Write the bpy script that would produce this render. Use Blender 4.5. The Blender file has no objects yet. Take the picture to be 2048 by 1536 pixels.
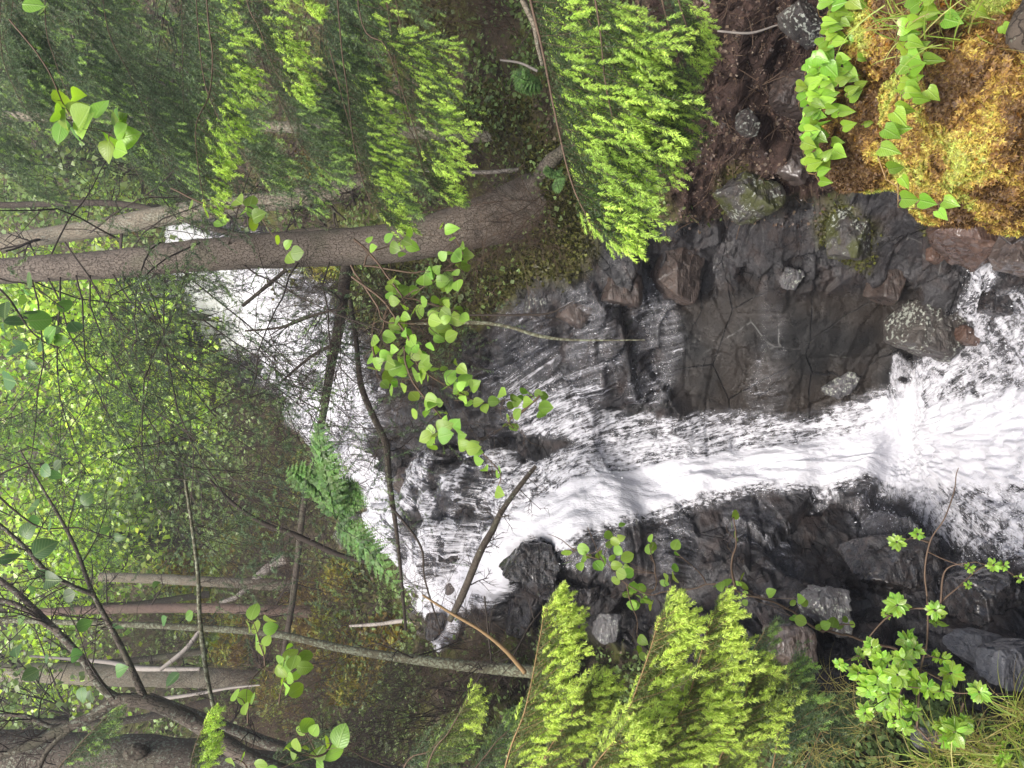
import bpy, math, random
import numpy as np
random.seed(7); RS = np.random.RandomState(11)
sc = bpy.context.scene
# ------------------------------------------------------------------ camera
FPX = 1538.0; PITCH = math.radians(15.0); CZ = 3.9
cp, sp = math.cos(PITCH), math.sin(PITCH)
VIEW = np.array([0, cp, -sp]); DOWN = np.array([0, -sp, -cp]); RIGHT = np.array([1.0, 0, 0])
ORG = np.array([0, 0, CZ])
from mathutils import Matrix
cam = bpy.data.objects.new('camera', bpy.data.cameras.new('camera'))
sc.collection.objects.link(cam); sc.camera = cam
cam.data.sensor_width = 36; cam.data.sensor_fit = 'HORIZONTAL'; cam.data.lens = 36 * FPX / 2048
cam.data.clip_end = 500; cam.data.clip_start = 0.05
M = Matrix.Identity(4)
for i in range(3):
    M[i][0] = DOWN[i]; M[i][1] = RIGHT[i]; M[i][2] = -VIEW[i]; M[i][3] = ORG[i]
cam.matrix_world = M            # the phone was held on its side: the world's up is the picture's left
# ------------------------------------------------------------------ light: bright overcast
w = bpy.data.worlds.new('World'); sc.world = w; w.use_nodes = True
nt = w.node_tree; nt.nodes.clear()
sky = nt.nodes.new('ShaderNodeTexSky'); sky.sky_type = 'NISHITA'; sky.sun_disc = False
SUN_EL, SUN_AZ = math.radians(64), math.radians(205)      # azimuth from +Y clockwise
sky.sun_elevation = SUN_EL; sky.sun_rotation = SUN_AZ
sky.air_density = 1.0; sky.dust_density = 6.0; sky.ozone_density = 0.6
bg = nt.nodes.new('ShaderNodeBackground'); bg.inputs[1].default_value = 0.11
ow = nt.nodes.new('ShaderNodeOutputWorld')
nt.links.new(sky.outputs[0], bg.inputs[0]); nt.links.new(bg.outputs[0], ow.inputs[0])
sl = bpy.data.lights.new('sun', 'SUN'); sl.energy = 2.2; sl.angle = math.radians(28); sl.color = (1, 0.975, 0.94)
so = bpy.data.objects.new('sun', sl); sc.collection.objects.link(so)
so.rotation_euler = (math.pi/2 - SUN_EL, 0, math.pi - SUN_AZ)
sc.view_settings.view_transform = 'Standard'; sc.view_settings.look = 'None'
sc.view_settings.exposure = 1.05; sc.view_settings.gamma = 1.0
sc.cycles.max_bounces = 6; sc.cycles.transparent_max_bounces = 12; sc.cycles.diffuse_bounces = 3
sc.cycles.glossy_bounces = 2; sc.cycles.transmission_bounces = 3; sc.cycles.caustics_reflective = False

# ------------------------------------------------------------------ helpers
def P(x, y, d):
    x = np.asarray(x, float); y = np.asarray(y, float); d = np.asarray(d, float)
    a = (x - 1024) / FPX; b = (768 - y) / FPX
    return ORG + d[..., None] * (VIEW + a[..., None] * DOWN + b[..., None] * RIGHT)
def P1(x, y, d): return P([x], [y], [d])[0]
def nrm(v):
    v = np.asarray(v, float); return v / np.maximum(np.linalg.norm(v, axis=-1, keepdims=True), 1e-9)
def hsh(ix, iy, iz, s=0):
    h = (ix.astype(np.int64) * 374761393 + iy.astype(np.int64) * 668265263 + iz.astype(np.int64) * 2147483647 % 1274126177 + iz.astype(np.int64) * 974634777 + s * 362437) & 0xffffffff
    h = ((h ^ (h >> 13)) * 1274126177) & 0xffffffff
    h = ((h ^ (h >> 16)) * 2246822519) & 0xffffffff
    return ((h ^ (h >> 15)) & 0xffffff) / float(0x1000000)
def vn(p, s=0):
    p = np.asarray(p, float); i = np.floor(p); f = p - i; f = f * f * (3 - 2 * f)
    r = 0
    for a in (0, 1):
        for b in (0, 1):
            for c in (0, 1):
                wgt = (f[..., 0] if a else 1 - f[..., 0]) * (f[..., 1] if b else 1 - f[..., 1]) * (f[..., 2] if c else 1 - f[..., 2])
                r = r + wgt * hsh(i[..., 0] + a, i[..., 1] + b, i[..., 2] + c, s)
    return r
def fbm(p, o=4, s=0, g=0.5):
    r = 0; a = 1; t = 0
    for k in range(o):
        r = r + a * vn(p * (2.03 ** k) + 17.3 * k, s + k); t += a; a *= g
    return r / t
def facets(p, s=0, tilt=0.8):
    """broken-rock relief: nearest jittered seed gives each cell its own level and tilt"""
    i0 = np.floor(p); best = np.full(p.shape[:-1], 9e9); out = np.zeros(p.shape[:-1]); sec = best.copy()
    for a in (-1, 0, 1):
        for b in (-1, 0, 1):
            for c in (-1, 0, 1):
                q = i0 + (a, b, c)
                h = [hsh(q[..., 0], q[..., 1], q[..., 2], s + k) for k in range(7)]
                sd = q + np.stack(h[:3], -1)
                dd = p - sd; d2 = (dd ** 2).sum(-1)
                v = (h[3] - 0.5) * 2 + tilt * (dd * (np.stack(h[4:7], -1) - 0.5)).sum(-1) * 2
                m = d2 < best
                sec = np.where(m, best, np.minimum(sec, d2)); best = np.where(m, d2, best); out = np.where(m, v, out)
    return out, np.sqrt(sec) - np.sqrt(best)
def sdpoly(x, y, poly):
    """signed distance (px), positive inside"""
    d = np.full(x.shape, 9e9); ins = np.zeros(x.shape, bool); n = len(poly)
    for k in range(n):
        ax, ay = poly[k]; bx, by = poly[(k + 1) % n]
        ex, ey = bx - ax, by - ay
        t = np.clip(((x - ax) * ex + (y - ay) * ey) / (ex * ex + ey * ey + 1e-9), 0, 1)
        d = np.minimum(d, np.hypot(x - ax - t * ex, y - ay - t * ey))
        c = ((ay > y) != (by > y)) & (x < (bx - ax) * (y - ay) / (by - ay + 1e-12) + ax)
        ins ^= c
    return np.where(ins, d, -d)
def sstep(a, b, v):
    t = np.clip((v - a) / (b - a), 0, 1); return t * t * (3 - 2 * t)
def stroke(x, y, pts):
    """pts: (x,y,halfwidth,strength); returns soft strength"""
    r = np.zeros(x.shape)
    for k in range(len(pts) - 1):
        ax, ay, aw, av = pts[k]; bx, by, bw, bv = pts[k + 1]
        ex, ey = bx - ax, by - ay
        t = np.clip(((x - ax) * ex + (y - ay) * ey) / (ex * ex + ey * ey + 1e-9), 0, 1)
        d = np.hypot(x - ax - t * ex, y - ay - t * ey); ww = aw + (bw - aw) * t
        r = np.maximum(r, (av + (bv - av) * t) * sstep(1.3, 0.6, d / ww))
    return r
class MB:
    def __init__(s): s.v = []; s.f = []; s.a = []; s.n = 0
    def add(s, V, F, a0=0.0, a1=0.0, lu=0.0, lv=0.0):
        V = np.asarray(V, float).reshape(-1, 3); n = len(V)
        A = np.zeros((n, 4)); A[:, 0] = a0; A[:, 1] = a1; A[:, 2] = lu; A[:, 3] = lv
        s.v.append(V); s.a.append(A); s.f.append(np.asarray(F, int) + s.n); s.n += n
    def build(s, name, mat, parent=None, smooth=True, origin=None):
        V = np.concatenate(s.v); A = np.concatenate(s.a)
        if origin is not None: V = V - origin
        me = bpy.data.meshes.new(name)
        me.vertices.add(len(V)); me.vertices.foreach_set('co', V.astype(np.float32).ravel())
        lv = np.concatenate([f.ravel() for f in s.f]).astype(np.int32)
        cnt = np.concatenate([np.full(len(f), f.shape[1]) for f in s.f]).astype(np.int32)
        me.loops.add(len(lv)); me.loops.foreach_set('vertex_index', lv)
        me.polygons.add(len(cnt)); st = np.concatenate([[0], np.cumsum(cnt)[:-1]]).astype(np.int32)
        me.polygons.foreach_set('loop_start', st); me.polygons.foreach_set('loop_total', cnt)
        me.polygons.foreach_set('use_smooth', np.full(len(cnt), smooth))
        for k, nm in enumerate(('va', 'vb', 'lu', 'lv')[:4 if A[:, 2].any() else 2]):
            at = me.attributes.new(nm, 'FLOAT', 'POINT'); at.data.foreach_set('value', A[:, k].astype(np.float32))
        me.update(calc_edges=True); me.validate()
        me.materials.append(mat)
        o = bpy.data.objects.new(name, me); sc.collection.objects.link(o)
        if parent is not None: o.parent = parent
        if origin is not None and parent is None: o.location = origin
        return o
def tag(o, label=None, cat=None, group=None, kind=None):
    if label: o['label'] = label
    if cat: o['category'] = cat
    if group: o['group'] = group
    if kind: o['kind'] = kind
    return o
def thing(name, loc, label, cat, group=None):
    o = bpy.data.objects.new(name, None); sc.collection.objects.link(o); o.location = loc
    o.empty_display_size = 0.1
    return tag(o, label, cat, group)
def smoothline(pts, n):
    pts = np.asarray(pts, float); m = len(pts)
    if m == 2:
        t = np.linspace(0, 1, n)[:, None]; return pts[0] * (1 - t) + pts[1] * t
    q = np.vstack([2 * pts[0] - pts[1], pts, 2 * pts[-1] - pts[-2]])
    u = np.linspace(0, m - 1 - 1e-6, n); i = u.astype(int); f = (u - i)[:, None]
    a, b, c, d = q[i], q[i + 1], q[i + 2], q[i + 3]
    return 0.5 * ((2 * b) + (-a + c) * f + (2 * a - 5 * b + 4 * c - d) * f ** 2 + (-a + 3 * b - 3 * c + d) * f ** 3)
def tube(mb, pts, rad, ns=5, rough=0.0, fr=8.0, a0=0.0, a1=0.0, cap=True):
    pts = np.asarray(pts, float); n = len(pts); rad = np.broadcast_to(np.asarray(rad, float), (n,))
    T = nrm(np.gradient(pts, axis=0))
    up = np.array([0.31, 0.17, 0.93]) if abs(T[0] @ [0.31, 0.17, 0.93]) < 0.9 else np.array([1.0, 0, 0])
    A = nrm(np.cross(T, up)); B = np.cross(T, A)
    th = np.arange(ns) * 2 * math.pi / ns
    D = A[:, None, :] * np.cos(th)[None, :, None] + B[:, None, :] * np.sin(th)[None, :, None]
    R = np.repeat(rad[:, None], ns, 1)
    if rough > 0:
        q = pts[:, None, :] + D * R[..., None]
        R = R * (1 + rough * (fbm(q * fr, 4, 3) - 0.5) * 2)
    V = pts[:, None, :] + D * R[..., None]
    i = np.arange(n - 1)[:, None] * ns; j = np.arange(ns)[None, :]; j2 = (j + 1) % ns
    F = np.stack([i + j, i + j2, i + ns + j2, i + ns + j], -1).reshape(-1, 4)
    V = V.reshape(-1, 3)
    mb.add(V, F, a0, a1)
    if cap:
        k = (n - 1) * ns
        mb.add(np.vstack([V[k:], pts[-1] + T[-1] * rad[-1] * 0.6]), [[(m), (m + 1) % ns, ns] for m in range(ns)], a0, a1)

# ------------------------------------------------------------------ materials
def mat(name):
    m = bpy.data.materials.new(name); m.use_nodes = True; t = m.node_tree; t.nodes.clear()
    return m, t
class NT:
    def __init__(s, t): s.t = t
    def n(s, ty, **k):
        o = s.t.nodes.new(ty)
        for a, b in k.items():
            setattr(o, a, b)
        return o
    def l(s, a, b): s.t.links.new(a, b)
    def val(s, sock, v):
        if hasattr(v, 'is_output') or isinstance(v, bpy.types.NodeSocket): s.l(v, sock)
        else: sock.default_value = v
    def noise(s, vec, scale, detail=5, rough=0.55, dist=0.0):
        o = s.n('ShaderNodeTexNoise'); s.val(o.inputs['Scale'], scale); o.inputs['Detail'].default_value = detail
        o.inputs['Roughness'].default_value = rough; o.inputs['Distortion'].default_value = dist
        if vec is not None: s.l(vec, o.inputs['Vector'])
        return o.outputs[0]
    def vor(s, vec, scale, feat='F1', rnd=1.0):
        o = s.n('ShaderNodeTexVoronoi', feature=feat); o.inputs['Scale'].default_value = scale; o.inputs['Randomness'].default_value = rnd
        if vec is not None: s.l(vec, o.inputs['Vector'])
        return o.outputs[0]
    def math(s, op, a, b=0.0, c=0.0):
        o = s.n('ShaderNodeMath', operation=op)
        s.val(o.inputs[0], a); s.val(o.inputs[1], b)
        if op in ('MULTIPLY_ADD', 'SMOOTH_MIN'): s.val(o.inputs[2], c)
        return o.outputs[0]
    def ramp(s, fac, stops):
        o = s.n('ShaderNodeValToRGB'); s.l(fac, o.inputs[0]); e = o.color_ramp.elements
        while len(e) < len(stops): e.new(0.5)
        for k, (p, c) in enumerate(stops):
            e[k].position = p; e[k].color = (*c, 1) if len(c) == 3 else c
        return o.outputs[0]
    def rng(s, v, a, b, c=0.0, d=1.0, smooth=True):
        o = s.n('ShaderNodeMapRange'); o.interpolation_type = 'SMOOTHSTEP' if smooth else 'LINEAR'
        s.l(v, o.inputs[0]); o.inputs[1].default_value = a; o.inputs[2].default_value = b
        o.inputs[3].default_value = c; o.inputs[4].default_value = d
        return o.outputs[0]
    def mix(s, f, a, b):
        o = s.n('ShaderNodeMix', data_type='RGBA'); s.val(o.inputs[0], f)
        s.val(o.inputs[6], (*a, 1) if isinstance(a, tuple) and len(a) == 3 else a)
        s.val(o.inputs[7], (*b, 1) if isinstance(b, tuple) and len(b) == 3 else b)
        return o.outputs[2]
    def attr(s, nm):
        o = s.n('ShaderNodeAttribute'); o.attribute_name = nm; return o
    def bump(s, h, strength=0.5, dist=0.02, nrm_=None):
        o = s.n('ShaderNodeBump'); o.inputs['Strength'].default_value = strength; o.inputs['Distance'].default_value = dist
        s.l(h, o.inputs['Height'])
        if nrm_ is not None: s.l(nrm_, o.inputs['Normal'])
        return o.outputs[0]
    def pos(s): return s.n('ShaderNodeNewGeometry').outputs['Position']
    def obj(s): return s.n('ShaderNodeTexCoord').outputs['Object']
    def bsdf(s, col, rough, normal=None, spec=0.5):
        o = s.n('ShaderNodeBsdfPrincipled'); s.val(o.inputs['Base Color'], (*col, 1) if isinstance(col, tuple) and len(col) == 3 else col)
        s.val(o.inputs['Roughness'], rough); o.inputs['Specular IOR Level'].default_value = spec
        if normal is not None: s.l(normal, o.inputs['Normal'])
        return o
    def out(s, sh):
        o = s.n('ShaderNodeOutputMaterial'); s.l(sh, o.inputs[0]); return o

def foliage_mat(name, stops, rough=0.5, transl=0.35, tcol=None, spec=0.5, attr='va', vr=0.3, veins=False):
    """colour by the attribute (age or kind), varied by the leaf's own random value vb"""
    m, t = mat(name); N = NT(t)
    a = N.attr(attr).outputs['Fac']; b = N.attr('vb').outputs['Fac']
    c = N.ramp(a, stops)
    hs = N.n('ShaderNodeHueSaturation'); N.l(c, hs.inputs['Color'])
    N.l(N.rng(b, 0, 1, 0.485, 0.515, False), hs.inputs['Hue']); N.l(N.rng(b, 0, 1, 1 - vr, 1 + vr, False), hs.inputs['Value'])
    hh_ = N.math('MULTIPLY', N.noise(N.pos(), 140, 3, 0.6), 0.6)
    if veins:
        lu, lv = N.attr('lu').outputs['Fac'], N.math('ABSOLUTE', N.attr('lv').outputs['Fac'])
        sv_ = N.math('FRACT', N.math('MULTIPLY', N.math('SUBTRACT', lu, N.math('MULTIPLY', lv, 0.9)), 8.0))
        vv = N.math('MAXIMUM', N.rng(N.math('ABSOLUTE', N.math('SUBTRACT', sv_, 0.5)), 0.0, 0.16, 0.7, 0), N.rng(lv, 0.012, 0.05, 1, 0))
        hh_ = N.math('SUBTRACT', hh_, vv)
        vc = N.mix(N.math('MULTIPLY', vv, 0.35), hs.outputs[0], (0.45, 0.60, 0.22)); hs2 = vc
    else: hs2 = hs.outputs[0]
    fb = N.bump(hh_, 0.6, 0.003)
    bs = N.bsdf(hs2, rough, fb, spec=spec)
    tr = N.n('ShaderNodeBsdfTranslucent')
    h2 = N.n('ShaderNodeHueSaturation'); N.l(hs.outputs[0], h2.inputs['Color']); h2.inputs['Hue'].default_value = 0.485
    h2.inputs['Saturation'].default_value = 1.1; h2.inputs['Value'].default_value = 1.5
    N.l(h2.outputs[0], tr.inputs[0])
    mx = N.n('ShaderNodeMixShader'); mx.inputs[0].default_value = transl
    N.l(bs.outputs[0], mx.inputs[1]); N.l(tr.outputs[0], mx.inputs[2]); N.out(mx.outputs[0])
    return m
def bark_mat(name, c1, c2, scale=30, lichen=0.0, lcol=(0.42, 0.45, 0.38), rough=0.85, bumpd=0.02, zs=0.45, cd=0.45):
    m, t = mat(name); N = NT(t)
    mp = N.n('ShaderNodeMapping'); N.l(N.pos(), mp.inputs[0]); mp.inputs['Scale'].default_value = (1, 1, zs)
    v = mp.outputs[0]
    n0 = N.noise(v, scale * 0.5, 4, 0.6); 
    wv = N.n('ShaderNodeVectorMath', operation='ADD'); N.l(v, wv.inputs[0])
    sv = N.n('ShaderNodeVectorMath', operation='SCALE'); nz = N.n('ShaderNodeTexNoise'); nz.inputs['Scale'].default_value = scale; N.l(v, nz.inputs['Vector'])
    N.l(nz.outputs[1], sv.inputs[0]); sv.inputs['Scale'].default_value = 1.3 / scale; N.l(sv.outputs[0], wv.inputs[1])
    cr = N.vor(wv.outputs[0], scale, 'DISTANCE_TO_EDGE')
    fine = N.noise(v, scale * 3, 6, 0.75)
    f = N.rng(N.math('ADD', cr, N.math('MULTIPLY', N.math('SUBTRACT', fine, 0.5), 0.28)), -0.04, 0.10)
    col = N.mix(n0, c1, c2)
    col = N.mix(N.math('MULTIPLY', fine, 0.5), col, tuple(min(1, x * 1.7) for x in c2))
    fm_ = N.math('MAXIMUM', f, N.rng(N.noise(N.pos(), 5.5, 4, 0.6), 0.45, 0.7, 0, 0.85))
    col = N.mix(N.rng(fm_, 0, 1, cd, 1), tuple(x * 0.4 for x in c1), col)
    col = N.mix(N.rng(N.noise(N.pos(), 3.1, 5, 0.65), 0.5, 0.72, 0, 0.5), col, (0.13, 0.14, 0.085))
    if lichen > 0:
        ln = N.noise(N.pos(), 60, 4, 0.55); ln2 = N.noise(N.pos(), 4.0, 2, 0.5)
        k = N.rng(N.math('ADD', N.math('MULTIPLY', ln, 0.75), N.math('MULTIPLY', ln2, 0.25)), 0.62 - lichen * 0.12, 0.65 - lichen * 0.1)
        col = N.mix(k, col, lcol)
    h = N.math('ADD', N.math('MULTIPLY', f, 0.8), N.math('MULTIPLY', fine, 0.6))
    b = N.bump(h, 0.8, bumpd)
    N.out(N.bsdf(col, rough, b, 0.3).outputs[0])
    return m
def rock_mat(name, dark, light, rough=(0.22, 0.6), moss=0.0, lichen=0.0, brown=0.3, bd=0.03):
    m, t = mat(name); N = NT(t); p = N.pos()
    n1 = N.noise(p, 3.5, 6, 0.62); n2 = N.noise(p, 26, 6, 0.65); n3 = N.noise(p, 120, 4, 0.6)
    col = N.mix(N.rng(n1, 0.35, 0.68), dark, light)
    col = N.mix(N.math('MULTIPLY', N.rng(n2, 0.4, 0.75), brown), col, (0.10, 0.062, 0.045))
    col = N.mix(N.math('MULTIPLY', N.rng(n3, 0.5, 0.8), 0.35), col, tuple(x * 2.2 for x in light))
    mp = N.n('ShaderNodeMapping'); N.l(p, mp.inputs[0]); mp.inputs['Rotation'].default_value = (0.5, 0.35, 0.2); mp.inputs['Scale'].default_value = (3, 3, 14)
    st = N.noise(mp.outputs[0], 2.2, 5, 0.6, 0.4)
    if moss > 0:
        k = N.rng(N.math('ADD', N.noise(p, 7, 4), N.math('MULTIPLY', n2, 0.3)), 0.78 - moss * 0.3, 0.92 - moss * 0.3)
        col = N.mix(k, col, N.mix(n2, (0.03, 0.035, 0.01), (0.075, 0.08, 0.02)))
    if lichen > 0:
        k = N.rng(N.math('ADD', N.noise(p, 48, 4, 0.6), N.math('MULTIPLY', N.noise(p, 6, 2), 0.5)), 0.92 - lichen * 0.2, 0.95 - lichen * 0.2)
        col = N.mix(k, col, (0.33, 0.35, 0.30))
    h = N.math('ADD', N.math('ADD', N.math('MULTIPLY', n2, 0.5), N.math('MULTIPLY', n3, 0.12)), N.math('MULTIPLY', st, 0.9))
    r = N.rng(n2, 0.3, 0.7, rough[0], rough[1])
    gb = N.bsdf(col, r, N.bump(h, 0.8, bd), 0.5)
    N.l(N.rng(N.noise(p, 3.1, 5, 0.6), 0.4, 0.6, 0, 0.9 if rough[0] < 0.3 else 0.2), gb.inputs['Coat Weight']); gb.inputs['Coat Roughness'].default_value = 0.14; gb.inputs['Coat IOR'].default_value = 1.5
    N.out(gb.outputs[0])
    return m

NEEDLE_R = foliage_mat('needles_bright', [(0, (0.04, 0.065, 0.025)), (0.45, (0.075, 0.13, 0.04)), (0.6, (0.22, 0.38, 0.07)), (1, (0.66, 0.88, 0.17))], 0.45, 0.3)
NEEDLE_L = foliage_mat('needles_yellow_green', [(0, (0.10, 0.13, 0.045)), (0.45, (0.17, 0.23, 0.06)), (0.6, (0.34, 0.46, 0.08)), (1, (0.70, 0.86, 0.19))], 0.45, 0.3)
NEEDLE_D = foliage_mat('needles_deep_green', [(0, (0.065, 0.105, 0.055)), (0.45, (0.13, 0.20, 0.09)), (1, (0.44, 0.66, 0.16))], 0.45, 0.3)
LEAF = foliage_mat('leaf_fresh', [(0, (0.17, 0.33, 0.045)), (1, (0.33, 0.52, 0.07))], 0.33, 0.4, veins=True)
LEAF_SHRUB = foliage_mat('leaf_glossy', [(0, (0.18, 0.36, 0.035)), (1, (0.36, 0.56, 0.06))], 0.22, 0.35, spec=0.8, veins=True)
LEAF_GREY = foliage_mat('leaf_grey_green', [(0, (0.07, 0.14, 0.05)), (0.7, (0.10, 0.21, 0.06)), (1, (0.16, 0.32, 0.05))], 0.35, 0.35, veins=True)
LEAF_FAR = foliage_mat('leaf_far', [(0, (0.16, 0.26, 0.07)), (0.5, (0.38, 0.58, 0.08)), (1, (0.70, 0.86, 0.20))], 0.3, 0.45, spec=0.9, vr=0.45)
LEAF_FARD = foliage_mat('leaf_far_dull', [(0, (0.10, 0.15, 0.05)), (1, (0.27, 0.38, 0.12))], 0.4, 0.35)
FERN = foliage_mat('fern_green', [(0, (0.06, 0.13, 0.035)), (1, (0.20, 0.36, 0.09))], 0.45, 0.4)
GRASS = foliage_mat('grass_blade', [(0, (0.35, 0.27, 0.11)), (0.4, (0.30, 0.32, 0.07)), (1, (0.20, 0.36, 0.04))], 0.5, 0.35)
MOSS = foliage_mat('moss_orange', [(0, (0.11, 0.06, 0.022)), (0.35, (0.28, 0.155, 0.04)), (0.65, (0.44, 0.33, 0.065)), (1, (0.36, 0.41, 0.08))], 0.55, 0.25, vr=0.5)
MOSSG = foliage_mat('moss_green', [(0, (0.045, 0.035, 0.012)), (0.5, (0.08, 0.085, 0.018)), (1, (0.17, 0.18, 0.03))], 0.65, 0.2)
BARK = bark_mat('bark_spruce', (0.085, 0.062, 0.048), (0.235, 0.20, 0.165), 50, cd=0.3, bumpd=0.02, zs=0.6)
BARK_PALE = bark_mat('bark_pale', (0.13, 0.11, 0.075), (0.29, 0.25, 0.19), 55, 0.6, (0.33,0.33,0.26), bumpd=0.012, zs=0.3, cd=0.35)
BARK_RED = bark_mat('bark_reddish', (0.12, 0.08, 0.062), (0.21, 0.15, 0.12), 50, bumpd=0.01)
BARK_LICHEN = bark_mat('bark_lichen', (0.06, 0.05, 0.04), (0.14, 0.115, 0.09), 50, 0.6, (0.24,0.25,0.19), bumpd=0.012, cd=0.6)
BARK_DARK = bark_mat('bark_dark', (0.035, 0.028, 0.022), (0.085, 0.068, 0.052), 45, 0.25, (0.2, 0.22, 0.16), bumpd=0.008)
BARK_GREEN = bark_mat('bark_lichen_green', (0.07, 0.065, 0.04), (0.15, 0.14, 0.09), 60, 1.0, (0.27, 0.29, 0.20), bumpd=0.006)
def plain(name, c1, c2, rough=0.8, sc_=40):
    m, t = mat(name); N = NT(t); n = N.noise(N.pos(), sc_, 4)
    N.out(N.bsdf(N.mix(n, c1, c2), rough, N.bump(n, 0.4, 0.004), 0.3).outputs[0]); return m
TWIG = plain('twig_dark', (0.028, 0.022, 0.018), (0.075, 0.058, 0.045))
TWIG_B = plain('twig_brown', (0.07, 0.045, 0.03), (0.16, 0.11, 0.075))
TWIG_O = plain('twig_ochre', (0.20, 0.13, 0.06), (0.32, 0.21, 0.10))
DEADWOOD = plain('dead_wood', (0.26, 0.23, 0.2), (0.42, 0.38, 0.34), 0.7, 30)

# ------------------------------------------------------------------ terrain: one sheet of bedrock and forest floor
CT = [(2700,950,2.9),(2400,950,3.4),(2048,950,4.25),(1900,940,4.9),(1800,950,5.25),(1600,950,5.45),(1400,950,5.7),(1200,960,5.85),(1040,1000,6.0),
 (960,1000,6.5),(860,1000,7.2),(800,1060,7.7),(750,950,8.6),(700,800,9.4),(600,700,11.4),(500,620,12.9),(400,560,14.4),(330,600,16),
 (1850,700,4.9),(1650,700,5.15),(1450,700,5.4),(1300,700,5.6),(1150,700,5.75),(1050,720,6.1),(950,800,6.6),(880,850,7.2),
 (1100,560,5.5),(1250,540,5.3),(1400,560,5.3),(1600,500,4.8),(1800,480,4.5),(1900,600,4.6),(1900,450,4.2),(2048,450,3.7),(2048,650,4.1),(2400,450,2.9),
 (1700,300,4.2),(1700,0,3.5),(1500,100,4.0),(1300,300,4.8),(1350,450,5.0),(1100,300,5.5),(1100,0,5.0),(1060,430,5.6),(2048,0,3.0),(2048,-500,2.4),(1500,-500,3.0),(1000,-500,4.2),
 (900,450,6.3),(900,250,6.6),(900,0,6.0),(700,500,8.4),(700,200,8.0),(700,0,7.5),(500,400,10.8),(500,0,9.8),(200,200,14),(0,0,14.5),(0,300,17),(-400,0,18),(-400,-500,16),(300,-500,10),
 (800,650,7.2),(850,720,7.0),
 (1060,1140,5.8),(1200,1120,5.5),(1400,1100,5.3),(1600,1100,5.0),(1800,1100,4.65),(2000,1100,4.15),(2048,1300,3.5),(1900,1300,3.8),(1700,1250,4.2),(1500,1250,4.6),
 (1300,1250,5.5),(1150,1250,6.2),(1000,1250,6.2),(1000,1450,5.2),(1300,1450,4.4),(1600,1450,3.6),(2000,1450,2.9),(2048,1536,2.6),(2400,1536,2.2),(2048,2000,1.9),(1500,2000,3.0),(1000,2000,4.5),
 (900,1300,6.8),(850,1200,7.4),(700,1000,9.3),(700,1300,8.4),(600,1000,10.8),(600,1300,9.8),(600,1500,8),(900,1500,6),(400,1100,14),(400,1300,13),(400,1500,10),
 (200,1100,18),(200,700,19),(0,700,21),(0,1100,21),(200,1500,13),(0,1500,15),(-400,700,26),(-400,1500,20),(0,2000,12),(500,2000,7)]
CT = np.array(CT, float)
def tps_k(r2): return 0.5 * r2 * np.log(r2 + 1e-12)
_c = CT[:, :2] / 1000.0; _n = len(_c)
_K = tps_k(((_c[:, None] - _c[None]) ** 2).sum(-1)) + 0.004 * np.eye(_n)
_Pm = np.hstack([np.ones((_n, 1)), _c]); _A = np.block([[_K, _Pm], [_Pm.T, np.zeros((3, 3))]])
_w = np.linalg.solve(_A, np.concatenate([1 / CT[:, 2], np.zeros(3)]))
def depth(x, y):
    x = np.asarray(x, float); y = np.asarray(y, float); r = _w[_n] + _w[_n + 1] * x / 1000 + _w[_n + 2] * y / 1000
    for k in range(_n):
        r = r + _w[k] * tps_k((x / 1000 - _c[k, 0]) ** 2 + (y / 1000 - _c[k, 1]) ** 2)
    return 1 / np.clip(r, 0.03, 1)
X0, X1, Y0, Y1, ST = -300, 2400, -700, 1860, 3
gx, gy = np.meshgrid(np.arange(X0, X1, ST, dtype=float), np.arange(Y0, Y1, ST, dtype=float), indexing='ij')
GD = depth(gx, gy)
BP = P(gx, gy, GD)
def normals(B):
    du = np.gradient(B, axis=0); dv = np.gradient(B, axis=1); n = nrm(np.cross(du, dv))
    s = np.sign((n * (ORG - B)).sum(-1))[..., None]; return n * s
BN = normals(BP)
# masks
rockpoly = [(1080,470),(1040,560),(1010,640),(930,690),(820,790),(730,800),(690,860),(720,960),(760,1060),(830,1180),(850,1330),(960,1260),(1100,1260),(1300,1330),(1500,1340),(1700,1380),(2048,1450),(2600,1600),(2600,250),(1950,380),(1800,330),(1650,400),(1560,420),(1420,430),(1300,430)]
earthpoly = [(1250,330),(1330,430),(1420,480),(1600,470),(1720,360),(2600,200),(2600,-500),(1300,-500)]
wig = (fbm(BP * 2.5, 3, 5) - 0.5) * 140
rock = sstep(-15, 25, sdpoly(gx, gy, rockpoly) + wig * 0.6)
upf = [(300,600),(400,400),(640,540),(680,620),(760,700),(840,800),(780,960),(690,900),(560,790),(430,720)]
rock = np.maximum(rock, sstep(-40, 10, sdpoly(gx, gy, upf)))
earth = sstep(-20, 40, sdpoly(gx, gy, earthpoly) + wig * 0.5)
moss = np.zeros(gx.shape)
for (mx, my, mr, ms) in [(1695,460,70,0.9),(1000,520,80,1),(940,560,80,1),(1060,500,60,0.9),(800,600,90,1),(720,600,70,1),(760,560,60,1),(1110,430,110,1),(1090,360,70,1),(1000,240,90,0.8),(1480,380,50,0.6),(1900,440,50,0.5),
                         (560,1000,60,1),(480,1060,70,0.9),(700,1160,60,0.9),(400,1130,60,0.8),(640,1230,60,0.6),(850,40,90,0.6),(620,560,50,0.9),(450,1250,90,0.6),(820,1420,60,0.5)]:
    moss = np.maximum(moss, ms * sstep(1.25, 0.5, np.hypot(gx - mx, gy - my) / mr + (wig / 140)))
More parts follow.
